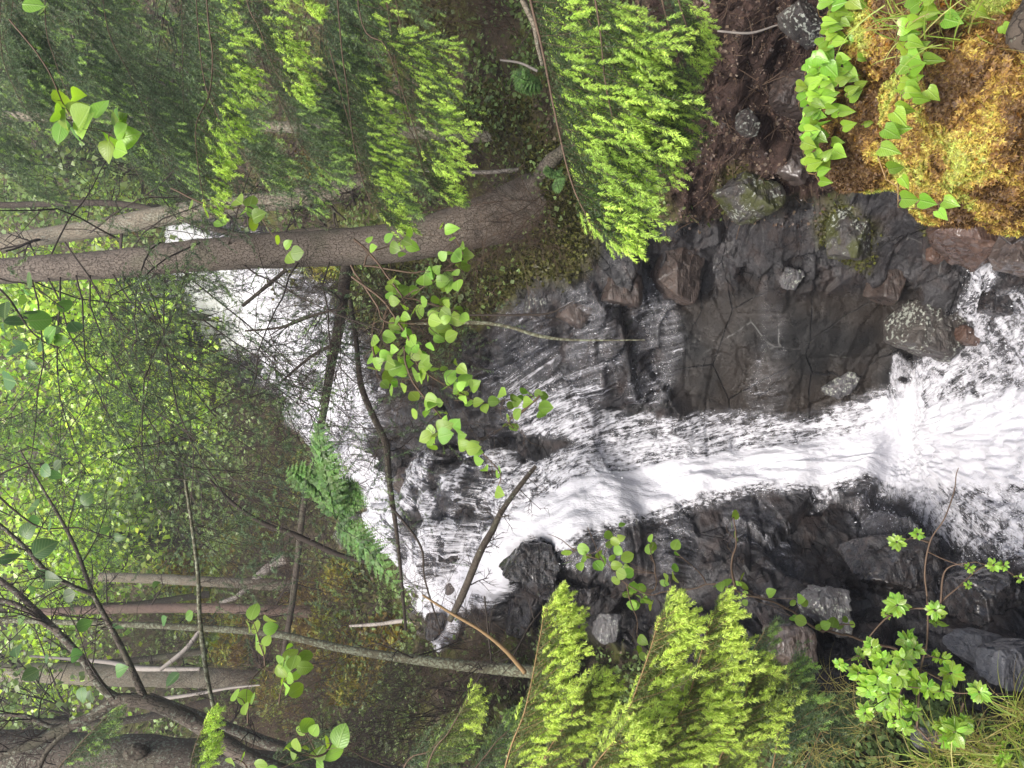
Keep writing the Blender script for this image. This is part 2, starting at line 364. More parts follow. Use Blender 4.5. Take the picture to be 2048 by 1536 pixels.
# relief
q1 = BP @ np.array([[0.9, 0.1, -0.2], [0.1, 0.8, 0.35], [0.25, -0.3, 1.0]])
f1, e1 = facets(q1 * np.array([1.5, 1.5, 2.2]), 1, 1.0)
f2, e2 = facets(q1 * np.array([4.5, 4.5, 7.0]) + 5, 9, 1.1)
f3, e3 = facets(q1 * np.array([11., 11., 20.]) + 9, 19, 1.0)
slabpoly = [(1340,590),(1850,560),(1830,720),(1760,860),(1560,880),(1380,860),(1320,720)]
slab = sstep(-30, 40, sdpoly(gx, gy, slabpoly))
amp = (1 - 0.8 * slab)
fallz = sstep(-60, 20, sdpoly(gx, gy, [(1010,1150),(1050,1000),(1150,780),(1400,840),(1800,780),(2100,560),(2100,1080),(1850,1010),(1300,1080),(1150,1100)]))
amp = amp * (1 - 0.45 * fallz)
rdisp = (0.145 * f1 * amp + 0.05 * f2 * (0.35 + 0.65 * amp) + 0.012 * f3 * (1 - 0.7 * fallz) + 0.02 * (fbm(BP * 6, 4, 2) - 0.5)) * np.clip(GD / 5.5, 0.5, 2.2)
rdisp = rdisp * (1 - 0.75 * slab) + 0.008 * (fbm(BP * 30, 3, 4) - 0.5) * (1 - 0.9 * slab)
wl = (fbm(BP * np.array([1.2, 1.2, 1.2]) + 3, 3, 61) - 0.5) * 110
rgt = sstep(520, 600, gy) * sstep(900, 800, gy)
for (lx, la) in [(1075, .05), (1175, .05), (1245, .03), (1325, .06), (1545, .045), (1690, .02), (1790, .03)]:
    u_ = gx - lx - wl; rdisp += la * rgt * (sstep(-16, 16, u_) - sstep(-110, 120, u_))
rdisp -= 0.025 * sstep(0.04, 0.0, e1) * (1 - slab * 0.7)
fd = 0.30 * (fbm(BP * 1.3, 4, 7) - 0.5) + 0.10 * (fbm(BP * 7, 4, 8) - 0.5) + 0.02 * f2
ed = 0.06 * f2 + 0.03 * f3 + 0.10 * (fbm(BP * 5, 4, 12) - 0.5) + 0.05 * f1
md = 0.07 + 0.10 * (fbm(BP * 9, 3, 21) - 0.5)
fdisp = fd * (1 - earth) + ed * earth
disp = rdisp * rock + fdisp * (1 - rock)
disp = disp * (1 - moss * 0.5) + md * moss
# stepped ledges of the cascade
TP = BP + BN * disp[..., None]
TN = normals(TP)
def gpt(x, y, off=0.0):
    """a point on the ground in the direction of a picture position, and its normal"""
    i = np.clip(np.rint((np.asarray(x, float) - X0) / ST).astype(int), 0, gx.shape[0] - 1)
    j = np.clip(np.rint((np.asarray(y, float) - Y0) / ST).astype(int), 0, gx.shape[1] - 1)
    return TP[i, j] + TN[i, j] * off, TN[i, j]
def gdep(x, y):
    p = gpt(x, y)[0]; return float((p - ORG) @ VIEW)
def gridmesh(name, Pt, m, keep=None, attrs={}):
    nx, ny = Pt.shape[:2]; idx = np.arange(nx * ny).reshape(nx, ny)
    F = np.stack([idx[:-1, :-1], idx[:-1, 1:], idx[1:, 1:], idx[1:, :-1]], -1).reshape(-1, 4)
    V = Pt.reshape(-1, 3)
    if keep is not None:
        kf = keep.reshape(-1)[F].any(1); F = F[kf]
        used = np.zeros(len(V), bool); used[F.ravel()] = True
        mp = np.cumsum(used) - 1; V = V[used]; F = mp[F]
        attrs = {k: v.reshape(len(used), -1)[used] for k, v in attrs.items()}
    mb = MB(); mb.add(V, F); o = mb.build(name, m)
    for k, v in attrs.items():
        v = v.reshape(len(V), -1)
        if v.shape[1] == 1:
            at = o.data.attributes.new(k, 'FLOAT', 'POINT'); at.data.foreach_set('value', v.astype(np.float32).ravel())
        else:
            at = o.data.attributes.new(k, 'FLOAT_VECTOR', 'POINT'); at.data.foreach_set('vector', v.astype(np.float32).ravel())
    return o
# ground material
m, t = mat('ground'); N = NT(t); p = N.pos()
ra = N.attr('rock').outputs['Fac']; ea = N.attr('earth').outputs['Fac']; ma = N.attr('moss').outputs['Fac']; sa = N.attr('slab').outputs['Fac']
n1 = N.noise(p, 2.2, 6, 0.62); n2 = N.noise(p, 18, 6, 0.65); n3 = N.noise(p, 90, 5, 0.65); n4 = N.noise(p, 7, 5, 0.6)
rc = N.mix(N.rng(n1, 0.35, 0.65), (0.010, 0.010, 0.011), (0.036, 0.034, 0.036))
rc = N.mix(N.math('MULTIPLY', N.rng(n4, 0.45, 0.65), 0.55), rc, (0.048, 0.033, 0.027))
rc = N.mix(N.math('MULTIPLY', N.rng(n3, 0.5, 0.75), 0.3), rc, (0.12, 0.118, 0.125))
sc1 = N.mix(N.rng(N.noise(p, 1.3, 4), 0.4, 0.6), (0.009, 0.009, 0.009), (0.020, 0.015, 0.011))
sc1 = N.mix(N.math('MULTIPLY', N.rng(n3, 0.5, 0.8), 0.3), sc1, (0.06, 0.056, 0.052))
rc = N.mix(sa, rc, sc1)
# mineral veins across the slab
mpv = N.n('ShaderNodeMapping'); N.l(p, mpv.inputs[0]); mpv.inputs['Rotation'].default_value = (0.4, 0.9, 0.3)
vein = N.math('MULTIPLY', N.rng(N.vor(mpv.outputs[0], 1.1, 'DISTANCE_TO_EDGE'), 0.0, 0.006, 1, 0), N.rng(N.noise(p, 2.1, 2), 0.5, 0.6))
rc = N.mix(N.math('MULTIPLY', vein, N.rng(n2, 0.42, 0.55)), rc, (0.11, 0.11, 0.105))
mpc = N.n('ShaderNodeMapping'); N.l(p, mpc.inputs[0]); mpc.inputs['Rotation'].default_value = (0.75, 0.2, 0.5); mpc.inputs['Scale'].default_value = (1.0, 1.0, 2.4)
crk = N.math('MAXIMUM', N.rng(N.vor(mpc.outputs[0], 1.15, 'DISTANCE_TO_EDGE'), 0.0, 0.010), N.rng(N.noise(p, 1.7, 3), 0.5, 0.62)); crk2 = N.rng(N.vor(mpc.outputs[0], 5.5, 'DISTANCE_TO_EDGE'), 0.0, 0.03)
crk2 = N.math('MAXIMUM', crk2, N.math('MAXIMUM', sa, N.rng(n1, 0.4, 0.55)))
crk = N.math('MULTIPLY', crk, crk2)
rc = N.mix(crk, (0.006, 0.006, 0.007), rc)
ec = N.mix(N.rng(n4, 0.35, 0.7), (0.026, 0.016, 0.013), (0.075, 0.047, 0.038))
ec = N.mix(N.math('MULTIPLY', N.rng(n3, 0.5, 0.75), 0.5), ec, (0.12, 0.09, 0.075))
fc = N.mix(N.rng(n4, 0.35, 0.65), (0.035, 0.028, 0.018), (0.10, 0.08, 0.052))
fc = N.mix(N.rng(n3, 0.5, 0.7), fc, (0.12, 0.09, 0.065))
fc = N.mix(N.rng(N.math('ADD', n1, N.math('MULTIPLY', n2, 0.3)), 0.6, 0.78), fc, N.mix(n3, (0.055, 0.065, 0.016), (0.14, 0.14, 0.035)))
mc = N.mix(N.rng(n2, 0.35, 0.65), (0.055, 0.055, 0.012), (0.15, 0.145, 0.03))
col = N.mix(ea, fc, ec); col = N.mix(ra, col, rc); col = N.mix(N.math('MULTIPLY', ma, N.rng(n2, 0.3, 0.5)), col, mc)
mp = N.n('ShaderNodeMapping'); N.l(p, mp.inputs[0]); mp.inputs['Rotation'].default_value = (0.5, 0.3, 0.2); mp.inputs['Scale'].default_value = (4, 4, 16)
st = N.noise(mp.outputs[0], 1.8, 6, 0.6, 0.3)
wetr = N.rng(N.noise(p, 11, 5, 0.6), 0.35, 0.65, 0.22, 0.6)
rg = N.n('ShaderNodeMix'); N.l(ra, rg.inputs[0]); rg.inputs[2].default_value = 0.85; N.l(wetr, rg.inputs[3])
hh = N.math('ADD', N.math('ADD', N.math('MULTIPLY', n2, N.rng(sa, 0, 1, 0.6, 0.25)), N.math('MULTIPLY', n3, 0.3)), N.math('ADD', N.math('MULTIPLY', st, N.rng(sa, 0, 1, 0.8, 0.2)), N.math('MULTIPLY', crk, 0.5)))
gb = N.bsdf(col, rg.outputs[0], N.bump(hh, 0.75, 0.03), 0.22)
N.l(N.math('MULTIPLY', N.math('MULTIPLY', ra, N.rng(sa, 0, 1, 0.9, 0.4)), N.rng(N.noise(p, 2.6, 5, 0.6), 0.42, 0.62)), gb.inputs['Coat Weight'])
mpf = N.n('ShaderNodeMapping'); N.l(p, mpf.inputs[0]); mpf.inputs['Rotation'].default_value = (math.radians(-35), 0, 0); mpf.inputs['Scale'].default_value = (60, 60, 14)
N.l(N.bump(N.math('ADD', N.noise(mpf.outputs[0], 1.0, 4, 0.6, 0.5), N.math('MULTIPLY', n2, 0.8)), 0.8, 0.02), gb.inputs['Coat Normal']); gb.inputs['Coat Roughness'].default_value = 0.09; gb.inputs['Coat IOR'].default_value = 1.55
N.out(gb.outputs[0])
GROUND = m
g = gridmesh('terrain', TP, GROUND, None, {'rock': rock, 'earth': earth * (1 - rock), 'moss': moss, 'slab': slab})
tag(g, kind='structure')
# ------------------------------------------------------------------ water
foam_sheen = np.zeros(gx.shape)  # white water coverage, plus faint values for the painted ledge sheen
STK = [
 [(1000,1110,50,1),(1080,1050,62,1),(1200,1010,62,1),(1350,970,58,1),(1500,945,62,1),(1650,930,75,1),(1780,905,90,1.05),(1900,895,120,1.05),(1990,890,130,1.0),(2100,870,150,.9),(2400,850,220,0.95)],
 [(1060,960,40,.7),(1200,930,50,.8),(1350,900,50,.72),(1500,880,50,.66),(1650,880,60,.72),(1780,830,60,.9)],
 [(1060,830,45,.55),(1150,835,45,.66),(1220,870,50,.62),(1320,860,40,.48),(1450,860,45,.45),(1600,865,45,.42)],
 [(1985,545,40,.7),(1965,620,40,.66),(1925,700,46,.7),(1860,770,50,.85)],
 [(1795,715,12,.5),(1805,750,26,.75),(1835,800,60,.95)],
 [(2048,620,60,.5),(2048,720,90,.62),(2000,790,90,.74)],
 [(2020,1020,60,.8),(2100,1080,80,.75),(2030,1100,40,.62)],
 [(1830,830,70,.7),(1900,780,90,.66),(1990,760,110,.62)], [(1850,960,60,.9),(1900,1020,60,.75),(1960,1060,50,.6)],
 [(1060,640,60,0.27),(1080,740,60,0.31)], [(1180,600,50,0.27),(1200,700,60,0.31),(1180,780,50,0.31)], [(1300,590,50,0.30),(1320,680,60,0.27),(1300,770,50,0.30)],  # faint ledge strokes: the sky's sheen painted as a pale film
 [(1540,590,30,.17),(1550,680,34,.15),(1535,790,50,.22)], [(980,740,50,.3),(1020,820,50,.38)], [(760,905,30,.8),(820,1000,44,.75),(900,1090,60,.8)],  # first stroke: painted sheen band across the slab
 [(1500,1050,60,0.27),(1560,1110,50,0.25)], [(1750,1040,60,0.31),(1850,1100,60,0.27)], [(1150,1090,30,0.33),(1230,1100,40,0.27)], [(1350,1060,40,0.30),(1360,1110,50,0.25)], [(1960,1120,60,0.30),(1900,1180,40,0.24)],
 [(735,890,26,.8),(750,970,40,.85),(800,1060,42,.9),(850,1130,42,.95),(875,1200,36,1),(885,1290,20,.9)],
 [(880,1190,40,.95),(960,1180,45,.95),(1005,1150,40,1)],
 [(850,930,45,.55),(900,1000,60,.52),(950,1080,60,.72),(940,1140,55,.9)],
 [(960,900,50,.6),(1000,960,50,.66),(1030,1010,50,.8)],
 [(780,1010,30,.8),(860,1010,36,.66),(930,960,30,.66)],
 [(820,960,30,.7),(880,930,30,.66),(960,940,40,.62)],
 [(1000,800,26,.5),(1060,790,36,.52),(1120,780,30,.5),(1200,760,26,.42)],
 [(730,800,40,.75),(790,830,30,.6)],
 [(350,590,75,.8),(430,560,100,.9),(520,600,110,.92),(600,650,105,.95),(670,720,95,.95),(720,800,76,.9),(740,880,46,.8),(760,960,36,.8)],
 [(380,440,26,1),(420,500,60,1),(520,560,60,1)], [(620,820,50,.7),(680,880,45,.7),(720,940,40,.8)],
]
for s in STK: foam_sheen = np.maximum(foam_sheen, stroke(gx, gy, s))
for (ax, ay, rx, ry, sv) in [(1000,1130,0,0,0),(800,930,34,45,.7),(815,965,24,30,.6),(870,1065,18,34,.5),(865,1035,26,18,.4),(900,940,16,40,.45),(915,1010,18,40,.4),(870,1130,14,30,.5),(960,960,14,30,.4),(790,900,24,26,.7),(900,885,20,40,.5),(1075,1125,36,50,1),(1930,655,20,26,.5)]:
    if rx: foam_sheen = foam_sheen - sv * sstep(1.3, 0.5, np.hypot((gx - ax) / rx, (gy - ay) / ry))
foam_sheen = foam_sheen - sstep(770, 700, gx) * 0.35 * sstep(0.50, 0.68, fbm(BP * np.array([2.2, 2.2, 1.1]), 4, 91)) - sstep(1000, 960, gx) * sstep(770, 800, gx) * 0.5 * sstep(0.50, 0.66, fbm(BP * 4.5, 3, 92))
foam_sheen = np.clip(foam_sheen, 0, 1.1)
# flow coordinates: s along the fall, t across
cl = np.interp(gx, [300, 430, 600, 720, 760, 880, 1000, 1200, 1500, 1800, 2400], [560, 570, 660, 800, 940, 1080, 1080, 1000, 940, 900, 850])
S = np.zeros(gx.shape); S[1:] = np.cumsum(np.linalg.norm(np.diff(BP, axis=0), axis=-1), axis=0)
Tt = (gy - cl) / FPX * GD
pool = sstep(1800, 1900, gx + 0.25 * np.abs(gy - 880))
ang = np.arctan2(gy - 880, gx - 1760); rad = np.hypot(gy - 880, gx - 1760) / FPX * 5
flow = np.stack([S * (1 - pool) + rad * 2.2 * pool, Tt * (1 - pool) + ang * 1.6 * pool, pool * 3], -1)
wet = foam_sheen > 0.03
wet2 = wet.copy()
for k in range(3):
    wet2[1:-1, 1:-1] |= wet2[:-2, 1:-1] | wet2[2:, 1:-1] | wet2[1:-1, :-2] | wet2[1:-1, 2:]
# finer sheet for the water
from_i = lambda A: A
sm = disp.copy()
for k in range(70):
    sm[1:-1, 1:-1] = (sm[:-2, 1:-1] + sm[2:, 1:-1] + sm[1:-1, :-2] + sm[1:-1, 2:] + sm[1:-1, 1:-1]) / 5
ff = np.stack([flow[..., 0] * 5, flow[..., 1] * 14, flow[..., 2]], -1)
lump = (fbm(ff, 4, 31) - 0.5)
lump2 = (fbm(BP * 9, 4, 33) - 0.5)
fsm = foam_sheen.copy()
for k in range(14):
    fsm[1:-1, 1:-1] = (fsm[:-2, 1:-1] + fsm[2:, 1:-1] + fsm[1:-1, :-2] + fsm[1:-1, 2:] + fsm[1:-1, 1:-1]) / 5
th = (0.0 + 0.11 * fsm) * np.clip(GD / 5.5, 0.6, 2) + lump * 0.08 * fsm + lump2 * 0.08 * pool * fsm + 0.02 * (fbm(BP * 22, 3, 35) - 0.5) * fsm
wd = np.maximum(disp + 0.006, np.where(True, sm * fsm + disp * (1 - fsm), 0) + th)
WP = BP + BN * wd[..., None]
m, t = mat('white_water'); N = NT(t)
fa = N.attr('foam_sheen').outputs['Fac']; fl = N.attr('flow').outputs['Vector']
mp = N.n('ShaderNodeMapping'); N.l(fl, mp.inputs[0]); mp.inputs['Scale'].default_value = (7, 30, 1)
a1 = N.noise(mp.outputs[0], 1.0, 5, 0.58, 0.5)
mp2 = N.n('ShaderNodeMapping'); N.l(fl, mp2.inputs[0]); mp2.inputs['Scale'].default_value = (30, 80, 1)
a2 = N.noise(mp2.outputs[0], 1.0, 4, 0.55, 0.4)
a3 = N.noise(N.pos(), 15, 5, 0.56, 0.7)
v = N.math('ADD', N.math('ADD', N.math('MULTIPLY', a1, 0.75), N.math('MULTIPLY', a2, 0.45)), N.math('MULTIPLY', a3, 0.8))   # about 1.0
vp = N.math('ADD', N.math('ADD', N.math('MULTIPLY', a1, 0.3), N.math('MULTIPLY', a2, 0.35)), N.math('MULTIPLY', a3, 1.35))
fz = N.n('ShaderNodeSeparateXYZ'); N.l(fl, fz.inputs[0])
vm = N.n('ShaderNodeMix'); N.l(N.rng(fz.outputs[2], 0, 3), vm.inputs[0]); N.l(v, vm.inputs[2]); N.l(vp, vm.inputs[3]); v = vm.outputs[0]
k = N.math('ADD', N.math('MULTIPLY', N.math('SUBTRACT', v, 1.0), 2.5), fa)
k = N.math('ADD', k, N.rng(fa, 0.78, 1.0, 0, 0.75))
mask0 = N.rng(N.math('SUBTRACT', k, N.rng(fa, 0.5, 0.25, 0, 0.28)), 0.30, 1.22, 0, 1, False)
sheenw = N.math('MULTIPLY', N.math('MULTIPLY', N.rng(fa, 0.08, 0.42), N.rng(a1, 0.34, 0.66)), 0.45)  # milky alpha painted in place of sky sheen on wet rock
sheenw = N.math('MULTIPLY', sheenw, N.rng(a2, 0.3, 0.7))
mask = N.math('MINIMUM', N.math('ADD', mask0, sheenw), 1.0)
hgt = N.math('ADD', N.math('MULTIPLY', v, 0.6), N.math('MULTIPLY', a2, 0.5))
bmp = N.bump(hgt, 0.32, 0.05)
white = N.bsdf((0.62, 0.62, 0.66), 0.5, bmp, 0.3)
white.inputs['Subsurface Weight'].default_value = 0.0
tw = N.n('ShaderNodeBsdfTransparent')
glo = N.n('ShaderNodeBsdfGlossy'); glo.inputs['Roughness'].default_value = 0.12; N.l(bmp, glo.inputs['Normal']); glo.inputs[0].default_value = (0.9, 0.92, 1, 1)
fr = N.n('ShaderNodeFresnel'); fr.inputs[0].default_value = 1.33; N.l(bmp, fr.inputs[1])
film = N.n('ShaderNodeMixShader'); N.l(N.math('MULTIPLY', fr.outputs[0], N.rng(fa, 0.05, 0.4)), film.inputs[0]); N.l(tw.outputs[0], film.inputs[1]); N.l(glo.outputs[0], film.inputs[2])
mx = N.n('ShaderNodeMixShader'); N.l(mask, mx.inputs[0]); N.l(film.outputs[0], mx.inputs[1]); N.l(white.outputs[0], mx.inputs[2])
N.out(mx.outputs[0]); WATER = m
up_part = gx < 770
o = gridmesh('water', WP, WATER, wet2 & ~up_part, {'foam_sheen': foam_sheen, 'flow': flow}); tag(o, 'white water of the lower fall, cascade and churning pool, with painted sheen on the ledges', kind='structure')
o = gridmesh('water', WP, WATER, wet2 & (gx < 776), {'foam_sheen': foam_sheen, 'flow': flow}); tag(o, 'white water of the far upper fall seen through the twigs', kind='structure')
# thrown drops around the fall
m, t = mat('water_drop'); N = NT(t); N.out(N.bsdf((0.84, 0.86, 0.9), 0.25).outputs[0]); DROP = m
OCT = np.array([(1,0,0),(-1,0,0),(0,1,0),(0,-1,0),(0,0,1),(0,0,-1)], float)
OCF = np.array([(0,2,4),(2,1,4),(1,3,4),(3,0,4),(2,0,5),(1,2,5),(3,1,5),(0,3,5)])
mb = MB()
cand = np.argwhere((foam_sheen > 0.28) & (gx > 780)); prob = foam_sheen[cand[:, 0], cand[:, 1]]; prob = np.where(prob > 0.97, 0.25, prob); prob = prob / prob.sum()
sel = cand[RS.choice(len(cand), 15000, p=prob)]
pp = WP[sel[:, 0], sel[:, 1]] + BN[sel[:, 0], sel[:, 1]] * (RS.exponential(0.02, len(sel)) + 0.0)[:, None] + RS.normal(0, 0.012, (len(sel), 3))
rr = np.clip(RS.lognormal(-6.6, 0.5, len(sel)), 0.0006, 0.004)
fdir = nrm(np.gradient(WP, axis=0))[sel[:, 0], sel[:, 1]]; str_ = 1 + RS.rand(len(sel)) * 2.5
V = pp[:, None] + OCT[None] * rr[:, None, None]
V = V + fdir[:, None] * ((OCT[None] * fdir[:, None]).sum(-1) * (str_[:, None] - 1) * rr[:, None])[..., None]
F = OCF[None] + (np.arange(len(sel)) * 6)[:, None, None]
mb.add(V.reshape(-1, 3), F.reshape(-1, 3)); tag(mb.build('water_spray', DROP), 'white drops thrown off the falling water', 'spray', kind='stuff')

# ------------------------------------------------------------------ boulders
def ico(sub):
    import bmesh
    b = bmesh.new(); bmesh.ops.create_icosphere(b, subdivisions=sub, radius=1); b.verts.ensure_lookup_table()
    V = np.array([v.co[:] for v in b.verts]); F = np.array([[v.index for v in f.verts] for f in b.faces]); b.free(); return V, F
ICO5 = ico(5); ICO6 = ico(6)
def boulder(name, x, y, d, rx, ry, rz, m_, label, seed, tilt=0.0, planes=6, sub=5, cat='boulder', sharp=0.8, parent=None):
    """rx: half size across the view's width (world right), ry: depth, rz: height, all metres"""
    rs = np.random.RandomState(seed); D, F = ICO6 if sub == 6 else ICO5
    nn = nrm(rs.normal(size=(planes, 3))); hh = rs.uniform(sharp * 0.75, 1.0, planes)
    nn = np.vstack([nn, nrm(np.array([[0.1, 0, 1], [0, 0, -1], [1, 0.2, 0.1], [-1, 0.1, 0.1], [0.15, -1, 0.35], [0.6, -0.6, 0.5]]))]); hh = np.concatenate([hh, [0.72, 0.7, 0.8, 0.8, 0.75, 0.85]])
    dt = D @ nn.T; r = np.where(dt > 0.05, hh / np.maximum(dt, 0.05), 9).min(1); r = np.minimum(r, 1.25)
    V = D * r[:, None]; c = P1(x, y, d)
    V = V * (rx, ry, rz)
    ff_, ee = facets(V * 7 / max(rx, rz) * 0.5 + seed, seed, 1.0)
    V = V + D * (0.035 * ff_ * rz + 0.09 * rz * (fbm(V * 6 + seed, 4, seed) - 0.5) + 0.06 * rz * (fbm(V * np.array([14, 14, 45.]) + seed, 4, seed) - 0.5))[:, None]
    ca, sa_ = math.cos(tilt), math.sin(tilt)
    V = V @ np.array([[ca, 0, -sa_], [0, 1, 0], [sa_, 0, ca]])
    mb = MB(); mb.add(V, F); o = mb.build(name, m_, parent); o.location = c
    return tag(o, label, cat)
R_DARK = rock_mat('rock_dark_wet', (0.009, 0.009, 0.010), (0.030, 0.029, 0.031), (0.13, 0.4))
R_GREY = rock_mat('rock_grey', (0.05, 0.05, 0.055), (0.14, 0.137, 0.137), (0.25, 0.6), lichen=0.3)
R_BROWN = rock_mat('rock_brown', (0.035, 0.026, 0.022), (0.10, 0.08, 0.07), (0.22, 0.6), brown=0.6)
R_RED = rock_mat('rock_rust', (0.05, 0.028, 0.02), (0.12, 0.07, 0.05), (0.2, 0.5), brown=0.7)
R_BLUE = rock_mat('rock_blue_grey', (0.04, 0.043, 0.052), (0.085, 0.088, 0.10), (0.3, 0.6), brown=0.1)
R_LICH = rock_mat('rock_lichen', (0.03, 0.027, 0.026), (0.075, 0.068, 0.06), (0.3, 0.6), lichen=0.45)
R_MOSS = rock_mat('rock_mossy', (0.035, 0.032, 0.03), (0.085, 0.08, 0.07), (0.4, 0.7), moss=0.6, lichen=0.35)
def pxs(r, d): return r * d / FPX
# name, x, y, halfheight px (along x), halfwidth px (along y), depth offset, mat, label, tilt
BL = [
 (1352,545,58,66,-0.10,R_BROWN,'squared brown-grey block jutting over the dark slab, lit edge towards the fall',0.25),
 (1245,570,48,50,-0.02,R_BROWN,'broken reddish-grey rock ledge above the squared block',0.1),
 (1082,600,42,42,-0.05,R_GREY,'grey flat-faced rock tucked under the moss cushions',0.1),
 (1150,620,34,38,-0.02,R_BROWN,'small rounded brown rock beside the grey flat-faced one',0.4),
 (960,700,50,40,0.0,R_DARK,'dark rock standing at the right end of the cascade under the birch leaves',0.2),
 (880,790,52,34,-0.05,R_DARK,'black rock behind the birch leaves at the head of the cascade',0.3),
 (800,910,42,44,-0.1,R_DARK,'dark boulder splitting the water at the head of the cascade',0.1),
 (812,962,28,34,-0.1,R_BROWN,'brown boulder just below the one splitting the water',0.1),
 (862,1062,16,40,-0.05,R_DARK,'flat black stone poking through the white cascade',0.05),
 (1062,1128,56,56,-0.25,R_DARK,'big rounded black rock dividing the cascade from the main fall',0.5),
 (1150,1180,95,18,-0.2,R_DARK,'long thin dark slab leaning beside the black rounded rock',0.15),
 (1040,1230,36,44,0.0,R_DARK,'dark rock with a wet top in the shadow left of the cascade',0.2),
 (1215,1255,26,34,-0.3,R_GREY,'pale grey rock lying in the dark gap above the yellow spruce sprays',0.2),
 (1652,1215,58,50,-0.25,R_GREY,'pale grey pointed boulder on the near side of the main fall',0.35),
 (1580,1290,48,50,-0.2,R_BROWN,'brown weathered boulder beside the pale pointed one',0.1),
 (1790,1130,110,70,-0.1,R_DARK,'broad dark boulder face beside the splash pool',0.2),
 (1990,1190,85,60,-0.1,R_DARK,'wet gleaming rock at the pool edge near the picture corner',-0.2),
 (1945,1290,42,45,-0.35,R_BLUE,'split blue-grey rock leaning on the rounder one',0.5),
 (2015,1320,62,52,-0.42,R_BLUE,'round blue-grey boulder in the lower right of the picture',0.0),
 (1850,1480,30,26,-0.3,R_GREY,'small ribbed grey stone among dry grass',0.5),
 (1805,760,10,6,-0.1,R_DARK,'small dark stone at the edge of the splash',0.5),
 (1955,470,88,52,-0.25,R_RED,'wet rusty slab leaning down to the thin side stream',0.55),
 (2048,500,60,60,-0.30,R_BROWN,'smooth brown boulder at the right edge of the picture',0.3),
 (1868,510,20,18,-0.15,R_RED,'small orange-brown stone lying on the rusty slab',0.2),
 (1935,670,26,22,-0.12,R_RED,'rust-brown stone washed by the side stream',0.2),
 (1990,605,36,28,-0.2,R_DARK,'dark stone in the middle of the side stream',0.2),
 (1855,650,62,72,-0.12,R_LICH,'flat rock with pale lichen spots above the splash pool',0.3),
 (1575,555,26,30,-0.06,R_GREY,'square pale slab standing on the dark rock face',0.3),
 (1680,770,38,20,-0.035,R_GREY,'pale wedge of rock set in the lower dark slab',-0.6),
 (1700,470,56,60,-0.12,R_MOSS,'mossy rock beside the orange moss bank',0.1),
 (1780,560,40,56,-0.06,R_BROWN,'brown rock shelf below the mossy rock',0.2),
 (1500,395,66,44,-0.15,R_MOSS,'long grey-green rock in the brown earth bank',0.7),
 (1495,245,26,30,-0.12,R_LICH,'lichen-covered stone on the brown earth bank under the bright spruce spray',0.2),
 (1610,50,60,26,-0.1,R_LICH,'long lichen-spotted rock at the top of the earth bank',0.9),
 (1600,180,70,60,-0.03,R_BROWN,'smooth brown rock in the earth bank',0.2),
 (1590,330,34,40,-0.08,R_BROWN,'cracked brown stone between the bank and the moss',0.4),
 (660,890,30,30,-0.2,R_BROWN,'brown rock beside the upper fall near the fern',0.2),
 (700,1060,34,40,-0.2,R_MOSS,'mossy rock above the white edge of the cascade behind the fern',0.3),
 (870,1250,24,30,-0.3,R_DARK,'dark stone at the narrow far end of the cascade',0.1),
 (895,905,34,12,-0.10,R_DARK,'narrow black rock rib between white strands near the head of the cascade',0.1),
 (985,885,44,13,-0.10,R_DARK,'long black rib under the last birch leaves over the cascade',0.05),
 (960,925,38,10,-0.10,R_DARK,'thin black rib in the middle of the cascade',0.12),
 (905,965,30,13,-0.10,R_DARK,'black wedge of rock with white water on both sides, mid cascade',0.2),
 (985,950,26,9,-0.10,R_DARK,'small black rib just above the start of the main fall',0.1),
 (868,1045,26,15,-0.10,R_DARK,'black pointed stone at the white left part of the cascade',0.5),
 (905,1110,40,10,-0.10,R_DARK,'slanting black ledge in the left part of the cascade',-0.25),
 (862,1092,18,12,-0.10,R_DARK,'small black stone above the slanting ledge of the cascade',0.2),
 (905,1178,16,14,-0.10,R_BROWN,'small brown stone at the left edge of the cascade',0.2),
 (965,1120,20,10,-0.10,R_DARK,'little dark rock beside the big rounded black rock',0.1),
 (930,1000,30,9,-0.10,R_DARK,'thin dark rib left of the centre of the cascade',0.1),
]
for k, (x, y, hx, hy, dd, mm, lb, tl) in enumerate(BL):
    d = gdep(x, y) + dd; s = d / FPX
    boulder('boulder', x, y, d + hy * s * 0.35, hy * s, (hx + hy) * 0.5 * s, hx * s * 1.02, mm, lb, 100 + k, tl, sub=6 if hx > 50 else 5)

# ------------------------------------------------------------------ trunks
def trunk_pts(pts, n):
    A = np.array(pts, float); L = smoothline(A, n)
    return P(L[:, 0], L[:, 1], L[:, 2]), L[:, 3] * 0.5 * L[:, 2] / FPX
def fit(o, parent):     # keep world coordinates: children built in world space, parent at its base
    o.parent = parent; o.matrix_parent_inverse = Matrix.Translation(parent.location).inverted(); return o
def stempart(name, pts, m_, parent, ns=16, n=60, rough=0.08, fr=8):
    mb = MB(); p_, r_ = trunk_pts(pts, n); tube(mb, p_, r_, ns, rough, fr); return fit(mb.build(name, m_), parent)
def tree_at(name, x, y, d, label, cat='tree', group=None):
    return thing(name, P1(x, y, d), label, cat, group)

